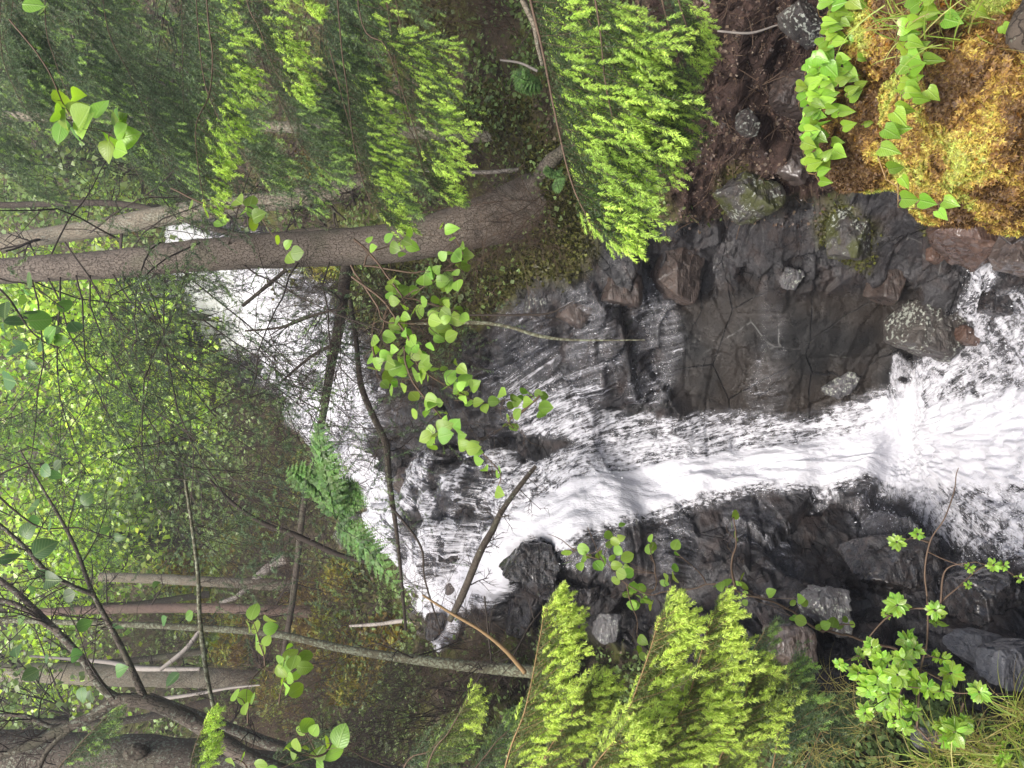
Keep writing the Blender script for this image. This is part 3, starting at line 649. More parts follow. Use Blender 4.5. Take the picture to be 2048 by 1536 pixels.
# fractal dead twigs
def twig_rec(mb, p, dirv, L, r, lv, rs, ns=3, droop=0.15, spread=0.9, kids=5, curl=0.35, a0=0.0):
    n = max(3, int(4 + lv)); pts = [p]; dv = dirv / np.linalg.norm(dirv)
    for k in range(n):
        dv = dv + rs.normal(0, curl / n * 1.6, 3) + np.array([0, 0, -droop / n]); dv = dv / np.linalg.norm(dv)
        pts.append(pts[-1] + dv * L / n)
    pts = np.array(pts); tube(mb, pts, np.linspace(r, r * 0.45, len(pts)), ns, a0=a0, cap=False)
    tips = [(pts[-1], dv)]
    if lv > 0:
        for k in range(kids):
            t_ = rs.uniform(0.2, 1.0); i = min(int(t_ * n), n - 1)
            q = pts[i] + (pts[i + 1] - pts[i]) * (t_ * n - i)
            T_ = nrm(pts[i + 1] - pts[i]); s_ = nrm(np.cross(T_, rs.normal(size=3)))
            nd = T_ * 0.6 + s_ * spread * rs.uniform(0.6, 1.2)
            tips += twig_rec(mb, q, nd, L * rs.uniform(0.35, 0.65), r * 0.55, lv - 1, rs, 3, droop, spread, kids, curl, a0)
    return tips

# ------------------------------------------------------------------ spruce boughs
def needles(mb, A, B, age, rs, dens=420, ln=0.014, wd=0.0019, flat=0.0, lift=0.62):
    """A,B: segment ends (n,3); age per segment"""
    L = np.linalg.norm(B - A, axis=1); c = np.maximum(1, (L * dens).astype(int))
    idx = np.repeat(np.arange(len(A)), c); n = len(idx)
    t_ = rs.rand(n)[:, None]; base = A[idx] * (1 - t_) + B[idx] * t_
    T_ = nrm(B - A)[idx]; R_ = rs.normal(size=(n, 3)); R_[:, 2] *= (1 - flat); R_ = R_ - (R_ * T_).sum(1, keepdims=True) * T_; R_ = nrm(R_)
    dv = nrm(T_ * lift + R_ * 0.8); l_ = ln * rs.uniform(0.75, 1.2, n)[:, None] * (1 - 0.35 * np.maximum(0, t_ - 0.75) * 4)
    ag = age[idx]
    sd = nrm(np.cross(dv, rs.normal(size=(n, 3)))) * (wd * 0.5)
    tip = base + dv * l_
    V = np.stack([base - sd, base + sd, tip + sd * 0.35, tip - sd * 0.35], 1).reshape(-1, 3)
    F = np.arange(n)[:, None] * 4 + np.array([0, 1, 2, 3])[None]
    mb.add(V, F, np.repeat(ag, 4), np.repeat(np.clip(rs.normal(0.5, 0.22, n), 0, 1), 4))
def bough(axis, Lmax, rs, n_tw=40, fan=(0.8, 0.35, 0.75), sub=0.05, dens=420, ln=0.0145, wd=0.0021, new=0.06, newfrac=1.0, rad=0.006, bare=0.12, prof=None, dn=(0, 0, -1), side=None):
    """returns (wood MB, needle MB): axis with side twigs on both sides, each with short side shoots"""
    wood, ned = MB(), MB(); ax = smoothline(np.asarray(axis), 28); n = len(ax)
    tube(wood, ax, np.linspace(rad, rad * 0.35, n), 5)
    T = nrm(np.gradient(ax, axis=0)); D = np.array(dn, float)
    segA, segB, ag = [], [], []
    def run(pts, young, fresh):
        m_ = len(pts) - 1; Ls = np.linalg.norm(np.diff(pts, axis=0), axis=1); rem = Ls[::-1].cumsum()[::-1]
        for i in range(m_):
            segA.append(pts[i]); segB.append(pts[i + 1]); mid = rem[i] - Ls[i] * 0.5
            ag.append(fresh if mid < young else rs.uniform(0.0, 0.4))
    Ltot = np.linalg.norm(np.diff(ax, axis=0), axis=1).sum()
    for k in range(n_tw):
        t_ = bare + (1 - bare) * (k + rs.rand()) / n_tw; i = min(int(t_ * (n - 1)), n - 2)
        p = ax[i] + (ax[i + 1] - ax[i]) * (t_ * (n - 1) - i)
        if side is None: Bn = nrm(np.cross(T[i], D))
        else: Bn = np.array(side, float)
        s_ = 1 if k % 2 else -1
        L = Lmax * (prof(t_) if prof else min(1.0, 0.35 + 1.4 * (1 - t_)) * (0.55 + 0.45 * min(1, t_ / 0.25))) * rs.uniform(0.7, 1.1)
        dv = nrm(fan[0] * T[i] + s_ * fan[1] * Bn * rs.uniform(0.3, 1.2) + fan[2] * D + rs.normal(0, 0.16, 3))
        m_ = max(3, int(L / 0.035)); pts = [p]
        d2 = dv.copy()
        for j in range(m_):
            d2 = nrm(d2 + D * 0.35 / m_ + T[i] * 0.2 / m_ + rs.normal(0, 0.05, 3)); pts.append(pts[-1] + d2 * L / m_)
        pts = np.array(pts); tube(wood, pts, np.linspace(0.0010, 0.0006, len(pts)), 3, cap=False)
        fr = 1.0 if rs.rand() < newfrac else rs.uniform(0.45, 0.6)
        fr *= rs.uniform(0.8, 1.0)
        run(pts, new * rs.uniform(0.7, 1.3), fr)
        q = 0.02 + rs.rand() * 0.03
        while q < L - 0.02:
            j = min(int(q / L * m_), m_ - 1); bp = pts[j] + (pts[j + 1] - pts[j]) * (q / L * m_ - j)
            tt = nrm(pts[j + 1] - pts[j]); sv = nrm(np.cross(tt, nrm(np.cross(Bn, D) + rs.normal(0, 0.45, 3)))) * (1 if rs.rand() < 0.5 else -1)
            sl_ = min(0.16, 0.04 + (L - q) * 0.38) * rs.uniform(0.6, 1.1)
            sdv = nrm(tt * 0.9 + sv * 0.5 + D * 0.22)
            e = bp + sdv * sl_; e2 = bp + sdv * sl_ * 0.5 + D * -0.004
            fr2 = (fr if rs.rand() < newfrac else rs.uniform(0.3, 0.6)) * rs.uniform(0.85, 1.0)
            run(np.array([bp, e2, e + D * 0.006]), min(new, sl_ * 0.55), fr2)
            q += sub * rs.uniform(0.7, 1.3)
    run(ax[int(n * 0.4):], new, 1.0 if rs.rand() < newfrac else 0.5)
    A_, B_, G_ = np.array(segA), np.array(segB), np.array(ag)
    young = G_ > 0.62
    needles(ned, A_[~young], B_[~young], G_[~young], rs, dens, ln, wd, 0.35)
    if young.any(): needles(ned, A_[young], B_[young], G_[young], rs, dens * 3.0, ln * 0.85, wd * 0.95, 0.4, 0.85)
    return wood, ned
def ax3(pts): A = np.array(pts, float); return P(A[:, 0], A[:, 1], A[:, 2])
def add_bough(parent, axis, Lmax, seed, m_=None, wm=None, label=None, **kw):
    rs = np.random.RandomState(seed); wo, ne = bough(axis, Lmax, rs, **kw)
    b = fit(wo.build('bough', wm or TWIG_B), parent)
    f = ne.build('needles', m_ or NEEDLE_R, smooth=False); f.parent = b
    if label: b['label'] = label
    return b

# right-hand young spruce (top of the picture)
tr = thing('spruce_tree', P1(1500, -420, 3.0), 'young spruce reaching in from the top edge with lime shoot tips over the brown bank', 'spruce')
stempart('trunk', [(-300, -330, 3.2, 60), (600, -360, 3.1, 80), (1000, -380, 3.1, 95), (1560, -420, 3.0, 110), (2300, -470, 3.0, 130)], BARK, tr)
add_bough(tr, ax3([(1020,-330,3.0),(1050,-60,2.75),(1085,100,2.6),(1115,250,2.5),(1145,370,2.42),(1185,455,2.4)]), 0.52, 1, n_tw=96, newfrac=0.95, rad=0.006, bare=0.22, wd=0.0022, new=0.062, prof=lambda t_: 0.30+0.75*min(1,max(0,(1-t_)*1.9)))
add_bough(tr, ax3([(1080,-330,3.1),(1130,-60,2.95),(1200,80,2.8),(1260,200,2.75),(1300,300,2.7)]), 0.42, 2, n_tw=60, newfrac=0.75, m_=NEEDLE_R, rad=0.005, bare=0.3)
add_bough(tr, ax3([(1130,-330,2.7),(1180,-60,2.55),(1200,60,2.5),(1210,160,2.48),(1230,260,2.45)]), 0.30, 3, n_tw=50, newfrac=1.0, rad=0.0045, bare=0.3)
add_bough(tr, ax3([(1250,-330,3.1),(1310,-60,3.05),(1340,60,3.0),(1370,150,2.95)]), 0.22, 4, n_tw=36, newfrac=0.6, rad=0.006, m_=NEEDLE_D, bare=0.3)
add_bough(tr, ax3([(1120,-330,3.1),(1160,60,2.9),(1190,240,2.8),(1230,380,2.75)]), 0.34, 5, n_tw=56, newfrac=0.6, rad=0.0045, m_=NEEDLE_R, bare=0.3)
add_bough(tr, ax3([(1250,-330,3.2),(1280,40,3.15),(1300,180,3.1),(1330,290,3.05)]), 0.30, 6, n_tw=60, newfrac=0.5, rad=0.005, m_=NEEDLE_D, bare=0.3)
add_bough(tr, ax3([(1150,-330,3.3),(1190,140,3.2),(1215,290,3.1),(1250,400,3.0)]), 0.34, 7, n_tw=60, newfrac=0.5, rad=0.005, m_=NEEDLE_D, bare=0.35)
add_bough(tr, ax3([(1320,-330,2.9),(1350,-40,2.85),(1375,60,2.85),(1385,130,2.85)]), 0.17, 8, n_tw=44, newfrac=0.9, rad=0.005, bare=0.4)
# second spruce above it: spreading mid-height boughs
t2 = thing('spruce_tree', P1(1180, -300, 4.2), 'spruce behind the lime spray with layered arching boughs across the upper middle of the picture', 'spruce')
stempart('trunk', [(-400, -200, 4.6, 70), (300, -230, 4.4, 90), (800, -260, 4.3, 110), (1200, -300, 4.2, 130), (1800, -340, 4.1, 150)], BARK, t2)
add_bough(t2, ax3([(700,-230,4.3),(720,30,3.5),(770,90,3.35),(800,170,3.3),(830,260,3.2),(850,320,3.15)]), 0.42, 11, n_tw=46, newfrac=0.85, rad=0.004, bare=0.12)
add_bough(t2, ax3([(660,-230,4.3),(680,60,3.7),(695,180,3.5),(710,300,3.4),(740,400,3.3),(780,450,3.3)]), 0.34, 12, n_tw=60, newfrac=0.8, rad=0.004, bare=0.3, m_=NEEDLE_R)
add_bough(t2, ax3([(740,-230,4.3),(800,180,3.6),(830,280,3.5),(855,360,3.45),(900,400,3.4)]), 0.25, 13, n_tw=40, newfrac=0.8, rad=0.003, bare=0.5, m_=NEEDLE_R)
add_bough(t2, ax3([(400,-230,4.2),(415,20,3.2),(425,110,3.1),(418,190,3.05),(392,250,3.0),(396,330,3.0),(410,415,2.95)]), 0.27, 14, n_tw=66, newfrac=0.95, rad=0.004, bare=0.12, m_=NEEDLE_R)
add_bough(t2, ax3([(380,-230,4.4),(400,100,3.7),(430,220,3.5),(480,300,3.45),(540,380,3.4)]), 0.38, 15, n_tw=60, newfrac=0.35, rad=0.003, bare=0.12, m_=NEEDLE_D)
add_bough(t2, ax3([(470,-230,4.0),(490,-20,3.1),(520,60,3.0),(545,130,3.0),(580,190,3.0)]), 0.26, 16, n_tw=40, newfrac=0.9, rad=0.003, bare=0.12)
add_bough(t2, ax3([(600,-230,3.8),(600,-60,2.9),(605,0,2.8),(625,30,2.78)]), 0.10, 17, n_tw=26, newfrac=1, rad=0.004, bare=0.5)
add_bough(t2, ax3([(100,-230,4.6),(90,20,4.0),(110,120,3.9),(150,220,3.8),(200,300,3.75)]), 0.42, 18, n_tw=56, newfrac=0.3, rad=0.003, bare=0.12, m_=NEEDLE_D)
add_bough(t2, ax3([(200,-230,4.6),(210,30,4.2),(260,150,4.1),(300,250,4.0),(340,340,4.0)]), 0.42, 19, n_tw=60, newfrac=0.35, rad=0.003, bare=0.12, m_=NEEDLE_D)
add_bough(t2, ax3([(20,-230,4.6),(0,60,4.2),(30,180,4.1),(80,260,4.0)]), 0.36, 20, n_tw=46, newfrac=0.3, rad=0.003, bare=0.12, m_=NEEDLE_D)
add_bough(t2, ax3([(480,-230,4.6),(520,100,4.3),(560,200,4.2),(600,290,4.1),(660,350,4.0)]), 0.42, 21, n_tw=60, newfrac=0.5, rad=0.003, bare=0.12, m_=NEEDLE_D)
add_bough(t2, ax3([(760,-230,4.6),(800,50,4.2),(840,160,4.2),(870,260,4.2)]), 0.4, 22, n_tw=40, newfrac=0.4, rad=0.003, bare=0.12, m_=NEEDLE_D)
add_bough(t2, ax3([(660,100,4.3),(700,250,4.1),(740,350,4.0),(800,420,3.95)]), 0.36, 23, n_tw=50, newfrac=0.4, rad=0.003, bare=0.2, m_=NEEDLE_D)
rs0 = np.random.RandomState(42)
for k in range(16):
    x0_ = rs0.uniform(-60, 760); y1_ = rs0.uniform(150, 440); dd = rs0.uniform(4.2, 6.0); sl_ = rs0.uniform(-20, 160); up_ = rs0.uniform(10, 60); ys = y1_ - rs0.uniform(250, 420)
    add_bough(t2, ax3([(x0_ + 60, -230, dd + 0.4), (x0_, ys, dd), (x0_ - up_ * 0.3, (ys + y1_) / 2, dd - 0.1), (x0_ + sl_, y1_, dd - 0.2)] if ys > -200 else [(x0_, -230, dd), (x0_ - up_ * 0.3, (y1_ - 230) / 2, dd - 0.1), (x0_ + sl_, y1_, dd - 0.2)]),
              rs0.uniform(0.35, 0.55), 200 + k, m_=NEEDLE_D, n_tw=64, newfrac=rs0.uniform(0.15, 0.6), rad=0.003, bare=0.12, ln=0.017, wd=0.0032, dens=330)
# left-hand young spruces (bottom of the picture)
t3 = thing('spruce_tree', P1(1800, 1800, 2.4), 'yellow-green young spruce with pointed sprays at the bottom edge beside the dark gap', 'spruce')
stempart('trunk', [(500, 1800, 2.5, 40), (1200, 1800, 2.45, 60), (1800, 1800, 2.4, 75)], BARK, t3)
for k, (a_, L_, nt_, nf, kk) in enumerate([
  ([(960,1800,2.5),(1010,1536,2.3),(1050,1420,2.2),(1075,1300,2.15),(1090,1215,2.1)], 0.20, 66, 1.0, {}),
  ([(1150,1800,2.4),(1215,1536,2.2),(1265,1400,2.1),(1300,1300,2.05),(1318,1235,2.0)], 0.20, 70, 1.0, {}),
  ([(1280,1800,2.4),(1350,1500,2.2),(1390,1350,2.1),(1425,1225,2.05)], 0.19, 70, 1.0, {}),
  ([(1000,1800,2.7),(1080,1540,2.5),(1130,1450,2.4),(1170,1380,2.35)], 0.22, 50, 0.8, {}),
  ([(1200,1800,2.5),(1270,1560,2.2),(1330,1470,2.15),(1380,1400,2.1)], 0.24, 60, 1.0, {}),
  ([(1330,1800,2.5),(1430,1540,2.3),(1480,1430,2.25),(1500,1350,2.2)], 0.20, 60, 0.7, {}),
  ([(1300,1800,2.8),(1380,1540,2.7),(1450,1400,2.65),(1530,1260,2.6)], 0.20, 44, 0.35, {'m_': NEEDLE_D}),
  ([(1480,1800,2.7),(1540,1560,2.6),(1560,1440,2.55),(1580,1330,2.5)], 0.20, 44, 0.5, {'m_': NEEDLE_D}),
  ([(1080,1800,2.2),(1150,1600,2.0),(1190,1530,1.95),(1230,1480,1.9)], 0.2, 50, 1.0, {}),
  ([(1500,1800,2.9),(1600,1560,2.8),(1650,1450,2.8),(1700,1400,2.8)], 0.2, 40, 0.3, {'m_': NEEDLE_D}),
 ]):
    kk = dict(kk); mm = kk.pop('m_', NEEDLE_L)
    add_bough(t3, ax3(a_), L_ * 1.15, 40 + k, m_=mm, wm=TWIG_O, n_tw=nt_ + 10, newfrac=nf, rad=0.0035, bare=0.18, fan=(1.0, 0.4, 0.55), new=0.05, ln=0.0125, wd=0.0019, sub=0.034, dens=640)
t4 = thing('spruce_tree', P1(1500, 1900, 3.4), 'dull olive spruce at the bottom edge behind the yellow-green sprays', 'spruce')
stempart('trunk', [(300, 1900, 3.4, 40), (1500, 1900, 3.4, 60)], BARK, t4)
for k, a_ in enumerate([[(820,1900,3.4),(850,1560,3.0),(900,1460,2.9),(935,1400,2.85)], [(900,1900,3.4),(930,1600,3.1),(980,1500,3.0),(1040,1440,2.95)], [(760,1900,3.4),(800,1560,3.2),(860,1500,3.1),(900,1450,3.1)]]):
    add_bough(t4, ax3(a_), 0.22, 60 + k, m_=NEEDLE_L if k == 0 else NEEDLE_D, n_tw=46, newfrac=0.45, rad=0.005, bare=0.3, fan=(0.75, 0.55, 0.4))
add_bough(t4, ax3([(20,1900,3.4),(100,1580,3.2),(150,1500,3.15),(215,1430,3.1)]), 0.26, 67, m_=NEEDLE_D, n_tw=40, newfrac=0.3, rad=0.004, bare=0.4, fan=(0.75, 0.5, 0.5), dens=260)
add_bough(t4, ax3([(450,1900,3.6),(500,1600,3.5),(560,1520,3.45),(640,1470,3.4)]), 0.26, 68, m_=NEEDLE_D, n_tw=40, newfrac=0.3, rad=0.004, bare=0.4, fan=(0.75, 0.5, 0.5), dens=260)
add_bough(t4, ax3([(330,1900,3.2),(372,1600,2.8),(388,1500,2.7),(420,1425,2.65)]), 0.13, 66, m_=NEEDLE_R, n_tw=50, newfrac=0.9, rad=0.004, bare=0.4, fan=(0.75, 0.5, 0.5))

# big spruce trunk with dead lower branches
TA = [(-450,585,5.6,41),(0,543,5.5,51),(200,530,5.5,56),(400,511,5.5,64),(600,499,5.5,70),(780,487,5.5,79),(880,468,5.52,86),(960,445,5.55,98),(1030,425,5.58,117),(1085,412,5.65,150),(1150,405,5.9,188)]
tA = tree_at('spruce_tree', 1085, 412, 5.65, 'big grey-brown spruce trunk with flared mossy base beside the rock ledges', 'spruce')
mb = MB(); p_, r_ = trunk_pts(TA, 260); tube(mb, p_, r_, 48, 0.07, 9); fit(mb.build('trunk', BARK), tA)
rs = np.random.RandomState(5)
mb = MB()
for (x, y, x2, y2, w_) in [(1050,400,1130,330,34),(1070,380,1160,260,26),(1080,420,1240,420,30)]:
    a_ = P1(x, y, 5.55); b_ = gpt(x2, y2, -0.16)[0]; mid = (a_ + b_) / 2 + np.array([0, -0.05, 0.10])
    tube(mb, smoothline([a_, mid, b_], 14), np.linspace(w_, w_ * 0.3, 14) * 0.5 * 5.6 / FPX * 1.6, 8, 0.2, 9)
fit(mb.build('roots', BARK), tA)
# branches of big spruce: dead twigs fanning left of it, sparse green on some
for k, (x, y, dx, dy, L, nd) in enumerate([(130,500,0.4,0.3,1.1,1),(230,490,0.2,0.5,1.2,1),(320,500,0.5,0.4,1.1,1),(400,500,0.3,0.2,1.0,1),(180,480,0.8,0.3,1.2,1),(60,560,0.4,1,1.5,1),(120,560,0.7,1,1.6,1),(180,560,0.2,1,1.9,1),(240,555,0.8,1,1.5,1),(300,550,0.5,1,1.7,1),(350,545,0.9,0.9,1.5,1),(480,540,0.7,1,1.4,0.3),(600,535,-0.5,1,1.2,0),
      (660,535,0.1,1,1.4,0),(100,500,0.3,-1,1.3,0.5),(260,490,0.5,-1,1.2,0.5),(30,560,0.9,0.9,1.6,0.7),(380,540,0.1,1,1.8,0.5),(450,500,0.5,-1,0.9,0),(560,500,0.2,-1,0.9,0),(90,560,0.2,1,1.7,1),(150,558,0.9,1,1.9,1),(220,556,0.5,1,2.0,1),(270,553,0.3,1,2.1,1),(330,550,0.7,1,2.0,1),(310,550,0.1,1,1.2,1)]):
    rs = np.random.RandomState(300 + k); st_ = P1(x, y - 15 if dy > 0 else y + 15, 5.45 if abs(dy) > 0.6 else 5.38)
    dv = DOWN * dx * 0.55 + RIGHT * (-dy) + VIEW * (rs.uniform(-0.5, 0.3) if abs(dy) > 0.6 else -0.6)
    mb = MB(); tips = twig_rec(mb, st_, nrm(dv + rs.normal(0, 0.3, 3)), L, 0.0065, 3, rs, 5, 0.35, 0.85, 6, 0.7)
    b = fit(mb.build('branch', TWIG), tA)
    if nd > 0:
        ids = [i for i in range(len(tips)) if rs.rand() < nd * 0.38]
        A_ = np.array([tips[i][0] - tips[i][1] * 0.14 for i in ids]); B_ = np.array([tips[i][0] + tips[i][1] * 0.04 for i in ids])
        nb = MB(); needles(nb, A_, B_, rs.uniform(0.0, 0.65, len(ids)), rs, 330, 0.019, 0.0042, 0.3)
        f = nb.build('needles', NEEDLE_D, smooth=False); f.parent = b

def pole(name, pts, m_, label, cat, ns=12, n=50, rough=0.1, branches=0, blen=0.4, seed=0, bm=None, base=-1, group=None):
    if name == 'tree_trunk' and 'leaning' not in label:
        gd = gdep(pts[-1][0], pts[-1][1]); pts = [(a, b, gd, w_) for a, b, c_, w_ in pts] + [(pts[-1][0] + 25, pts[-1][1] + 2, gd + 0.15, pts[-1][3] * 1.25)]
    tt = thing(name, P1(*pts[base][:3]), label, cat, group)
    stempart('trunk' if cat in ('tree', 'spruce', 'birch') else 'stem', pts, m_, tt, ns, n, rough)
    if branches:
        rs = np.random.RandomState(seed); p_, r_ = trunk_pts(pts, n)
        for k in range(branches):
            mb = MB(); i = rs.randint(2, n - 2); s_ = nrm(np.cross(p_[i + 1] - p_[i], rs.normal(size=3)))
            twig_rec(mb, p_[i], s_ + nrm(p_[i - 1] - p_[i + 1]) * rs.uniform(-0.5, 0.6), blen * rs.uniform(0.4, 1.2), max(0.002, r_[i] * 0.25), 2, rs, 3, 0.1, 0.9, 4)
            fit(mb.build('twig', bm or TWIG), tt)
    return tt
pole('spruce_tree', [(-400,540,8,24),(0,486,8,32),(200,455,8,36),(330,432,8,40),(450,412,8,40),(600,395,8,38),(700,375,8,44),(770,355,8.1,60)], BARK_PALE, 'second spruce trunk running close behind the big one, paler and leaning', 'spruce', 24, 120, 0.08, 10, 0.6, 1)
pole('spruce_tree', [(-400,415,9,10),(0,410,9,12),(260,410,9,13),(480,470,9,12),(620,462,9,14),(720,455,8.6,18)], BARK_DARK, 'thin dark trunk between the two spruce trunks in front of the upper fall', 'spruce', 10, 50, 0.1, 5, 0.5, 2)
pole('birch_tree', [(-300,225,7,18),(300,240,6.6,20),(600,256,6.4,22),(820,265,6.2,24),(910,270,6.1,26),(1000,275,6.0,24),(1100,282,5.8,30)], BARK_PALE, 'slim pale birch stem with a dark knot standing behind the spruce boughs', 'birch', 16, 80, 0.06)
pole('sapling', [(820,340,5.9,4),(930,345,5.8,7),(1000,343,5.7,9),(1080,335,5.6,10)], DEADWOOD, 'thin grey stick standing beside the pale birch stem', 'sapling', 6, 20, 0.1, 4, 0.25, 3, TWIG_B)
pole('tree_trunk', [(200,1154,12,18),(320,1158,12,20),(450,1165,12,20),(595,1172,11.8,26)], BARK_PALE, 'pale broken trunk, its lit side facing up the picture, left of the far leafy bushes', 'tree', 14, 60, 0.12, 4, 0.5, 4)
pole('tree_trunk', [(60,1225,12,14),(240,1218,12,18),(400,1216,12,19),(520,1219,12,20),(640,1225,11,26)], BARK_RED, 'smooth reddish-brown trunk standing next to the pale broken one', 'tree', 14, 60, 0.05, 6, 0.5, 5)
pole('tree_trunk', [(-300,1225,6,6),(0,1240,5.9,9),(200,1247,5.8,11),(400,1256,5.7,13),(550,1268,5.6,14),(700,1300,5.5,16),(900,1328,5.4,21),(1080,1345,5.3,26)], BARK_GREEN, 'slender lichen-speckled grey-green tree leaning along the lower middle of the picture', 'tree', 14, 90, 0.08, 12, 0.6, 6)
pole('tree_trunk', [(-300,1340,9,30),(60,1345,9,38),(200,1350,9,42),(300,1352,9,42),(420,1356,9,40),(520,1364,9,40)], BARK_PALE, 'stout pale trunk with a curving white dead limb against it', 'tree', 20, 80, 0.08, 8, 0.6, 7)
pole('dead_limb', [(60,1312,8.8,5),(140,1318,8.8,7),(220,1325,8.8,9),(270,1336,8.75,11),(330,1338,8.7,10),(400,1338,8.7,8)], DEADWOOD, 'white curving dead limb lying against the stout pale trunk', 'dead branch', 8, 40, 0.15)
pole('dead_limb', [(320,1340,8.6,8),(370,1300,8.7,10),(400,1262,8.8,9)], DEADWOOD, 'short grey dead limb slanting up from the stout pale trunk', 'dead branch', 8, 20, 0.15)
pole('dead_limb', [(300,1400,7,8),(380,1390,7,7),(460,1376,7,5),(520,1370,7,3)], DEADWOOD, 'thin whitish bare branch beside the forked tree', 'dead branch', 8, 20, 0.15)
pole('dead_limb', [(510,1160,10.5,18),(545,1130,10.5,20),(575,1115,10.4,22)], DEADWOOD, 'pinkish-white barkless limb slanting up beside the pale broken trunk', 'dead branch', 8, 20, 0.2)
pole('dead_limb', [(440,1205,10.5,8),(470,1195,10.5,10),(490,1180,10.5,11),(500,1170,10.5,10)], DEADWOOD, 'short crooked grey limb between the reddish and the pale broken trunk', 'dead branch', 8, 20, 0.2)
pole('dead_limb', [(700,1252,7.9,5),(760,1248,7.7,8),(810,1242,7.6,9),(850,1255,7.5,7)], DEADWOOD, 'bare grey stick pointing at the far end of the cascade', 'dead branch', 8, 20, 0.2)
# big lichen trunk bottom left
tb = thing('lichen_tree', P1(760, 1545, 4.6), 'thick dark trunk with pale lichen plates and a hollow knot at the lower left corner', 'tree')
stempart('trunk', [(-300,1515,4.7,100),(0,1512,4.7,96),(200,1522,4.7,100),(350,1532,4.7,106),(560,1570,4.7,120),(760,1610,4.8,150),(1000,1700,4.9,190)], BARK_LICHEN, tb, 32, 120, 0.10, 6)
mb = MB(); c = P1(272, 1504, 4.58); V, F = ICO5; V = V * (0.05, 0.04, 0.075); V = V * (1 + 0.4 * (fbm(V * 30, 3, 3) - 0.5))[:, None]; mb.add(V + c, F); fit(mb.build('knot', BARK_DARK), tb)
pole('small_tree', [(300,1390,5.2,10),(420,1440,5.2,18),(520,1480,5.2,22),(600,1510,5.2,26),(680,1560,5.2,30),(760,1640,5.2,34)], BARK_LICHEN, 'crooked mossy stem low beside the thick lichened trunk', 'tree', 12, 50, 0.1, 6, 0.5, 9)
# forked rowan in the lower left
tf = thing('forked_tree', P1(700, 1600, 3.3), 'crooked forked tree with spreading dark limbs in the lower left of the picture', 'tree')
stempart('trunk', [(700,1600,3.3,43.2),(520,1530,3.35,37.4),(400,1452,3.4,30.2),(340,1420,3.4,28.8),(285,1402,3.4,27.4),(228,1400,3.4,25.9)], BARK_LICHEN, tf, 18, 60, 0.1, 12)
for k, pts in enumerate([
   [(232,1398,3.4,20.2),(200,1370,3.42,17.3),(165,1318,3.45,15.8),(115,1265,3.5,14.4),(60,1210,3.55,12.2),(0,1160,3.6,10.8),(-150,1060,3.7,7.2)],
   [(290,1400,3.4,15.8),(262,1335,3.45,13.0),(225,1260,3.5,10.8),(185,1185,3.55,8.6),(155,1105,3.6,7.2),(128,1050,3.65,6.5),(90,985,3.7,5.0),(40,900,3.8,2.9)],
   [(190,1190,3.55,10.1),(140,1170,3.5,9.4),(90,1140,3.5,9.4),(55,1100,3.5,8.6),(0,1050,3.5,7.2),(-80,990,3.5,5.0)],
   [(230,1402,3.4,24.5),(180,1435,3.38,21.6),(120,1460,3.35,20.2),(60,1490,3.32,18.0),(0,1512,3.3,17.3),(-120,1560,3.3,13.0)],
   [(150,1450,3.36,13.0),(115,1480,3.34,10.8),(90,1510,3.32,9.4),(70,1560,3.3,7.2)],
   [(120,1262,3.5,10.8),(95,1252,3.5,10.1),(60,1225,3.5,9.4),(20,1205,3.5,8.6),(-60,1190,3.5,6.5)],
   [(150,1455,3.4,10.1),(100,1452,3.4,9.4),(50,1432,3.4,8.6),(0,1430,3.4,7.2)]]):
    b = stempart('limb', pts, BARK_LICHEN, tf, 10, 50, 0.12, 14)
    rs = np.random.RandomState(500 + k); p_, r_ = trunk_pts(pts, 50)
    for j in range(7):
        mb = MB(); i = rs.randint(10, 47); s_ = nrm(np.cross(p_[i + 1] - p_[i], rs.normal(size=3)))
        twig_rec(mb, p_[i], s_ + nrm(p_[i + 1] - p_[i]) * 0.7, rs.uniform(0.15, 0.35), 0.0035, 2, rs, 4, 0.0, 0.8, 3)
        f = mb.build('twig', TWIG); f.parent = b
# long horizontal poles and sticks
pole('thin_branch', [(370,960,3.6,5),(385,1060,3.6,7),(396,1150,3.6,8),(400,1240,3.6,9),(412,1340,3.6,9),(428,1420,3.6,8)], BARK_GREEN, 'thin bare branch running up and down the picture beside the leaning lichen tree', 'branch', 6, 40, 0.1, 5, 0.2, 21)
pole('thin_branch', [(420,960,6,5),(470,1010,6,8),(530,1048,6,10),(590,1070,6,12),(680,1110,6,10),(760,1130,6,8)], TWIG, 'dark bent branch slanting behind the fern', 'branch', 6, 40, 0.1, 4, 0.3, 22)
pole('fallen_pole', [(705,480,6.8,26),(690,560,6.8,24),(680,640,6.8,22),(662,730,6.8,19),(646,830,6.8,15),(625,930,7.2,13),(606,1020,7.6,13),(594,1130,7.8,13),(582,1220,8,12),(565,1320,8.2,9)], BARK_DARK, 'long dark leaning pole crossing in front of the upper fall and behind the fern', 'fallen trunk', 12, 80, 0.08, 14, 0.7, 23)
pole('fallen_branch', [(700,600,6.3,9),(712,680,6.3,10),(722,770,6.2,12),(750,840,6.2,13),(772,890,6.1,15),(778,960,6.1,12),(790,1040,6.1,9),(800,1130,6.1,7),(812,1260,6.1,6)], BARK_DARK, 'curved dark branch hanging across the head of the cascade', 'fallen branch', 8, 60, 0.1, 8, 0.35, 24)
pole('fallen_branch', [(1072,932,5.3,7),(1045,965,5.3,10),(1005,1020,5.3,11),(985,1060,5.3,14),(960,1105,5.3,14),(925,1190,5.4,15),(900,1240,5.5,13)], BARK_DARK, 'thick dark broken branch slanting over the white cascade', 'fallen branch', 8, 50, 0.15, 9, 0.2, 25)
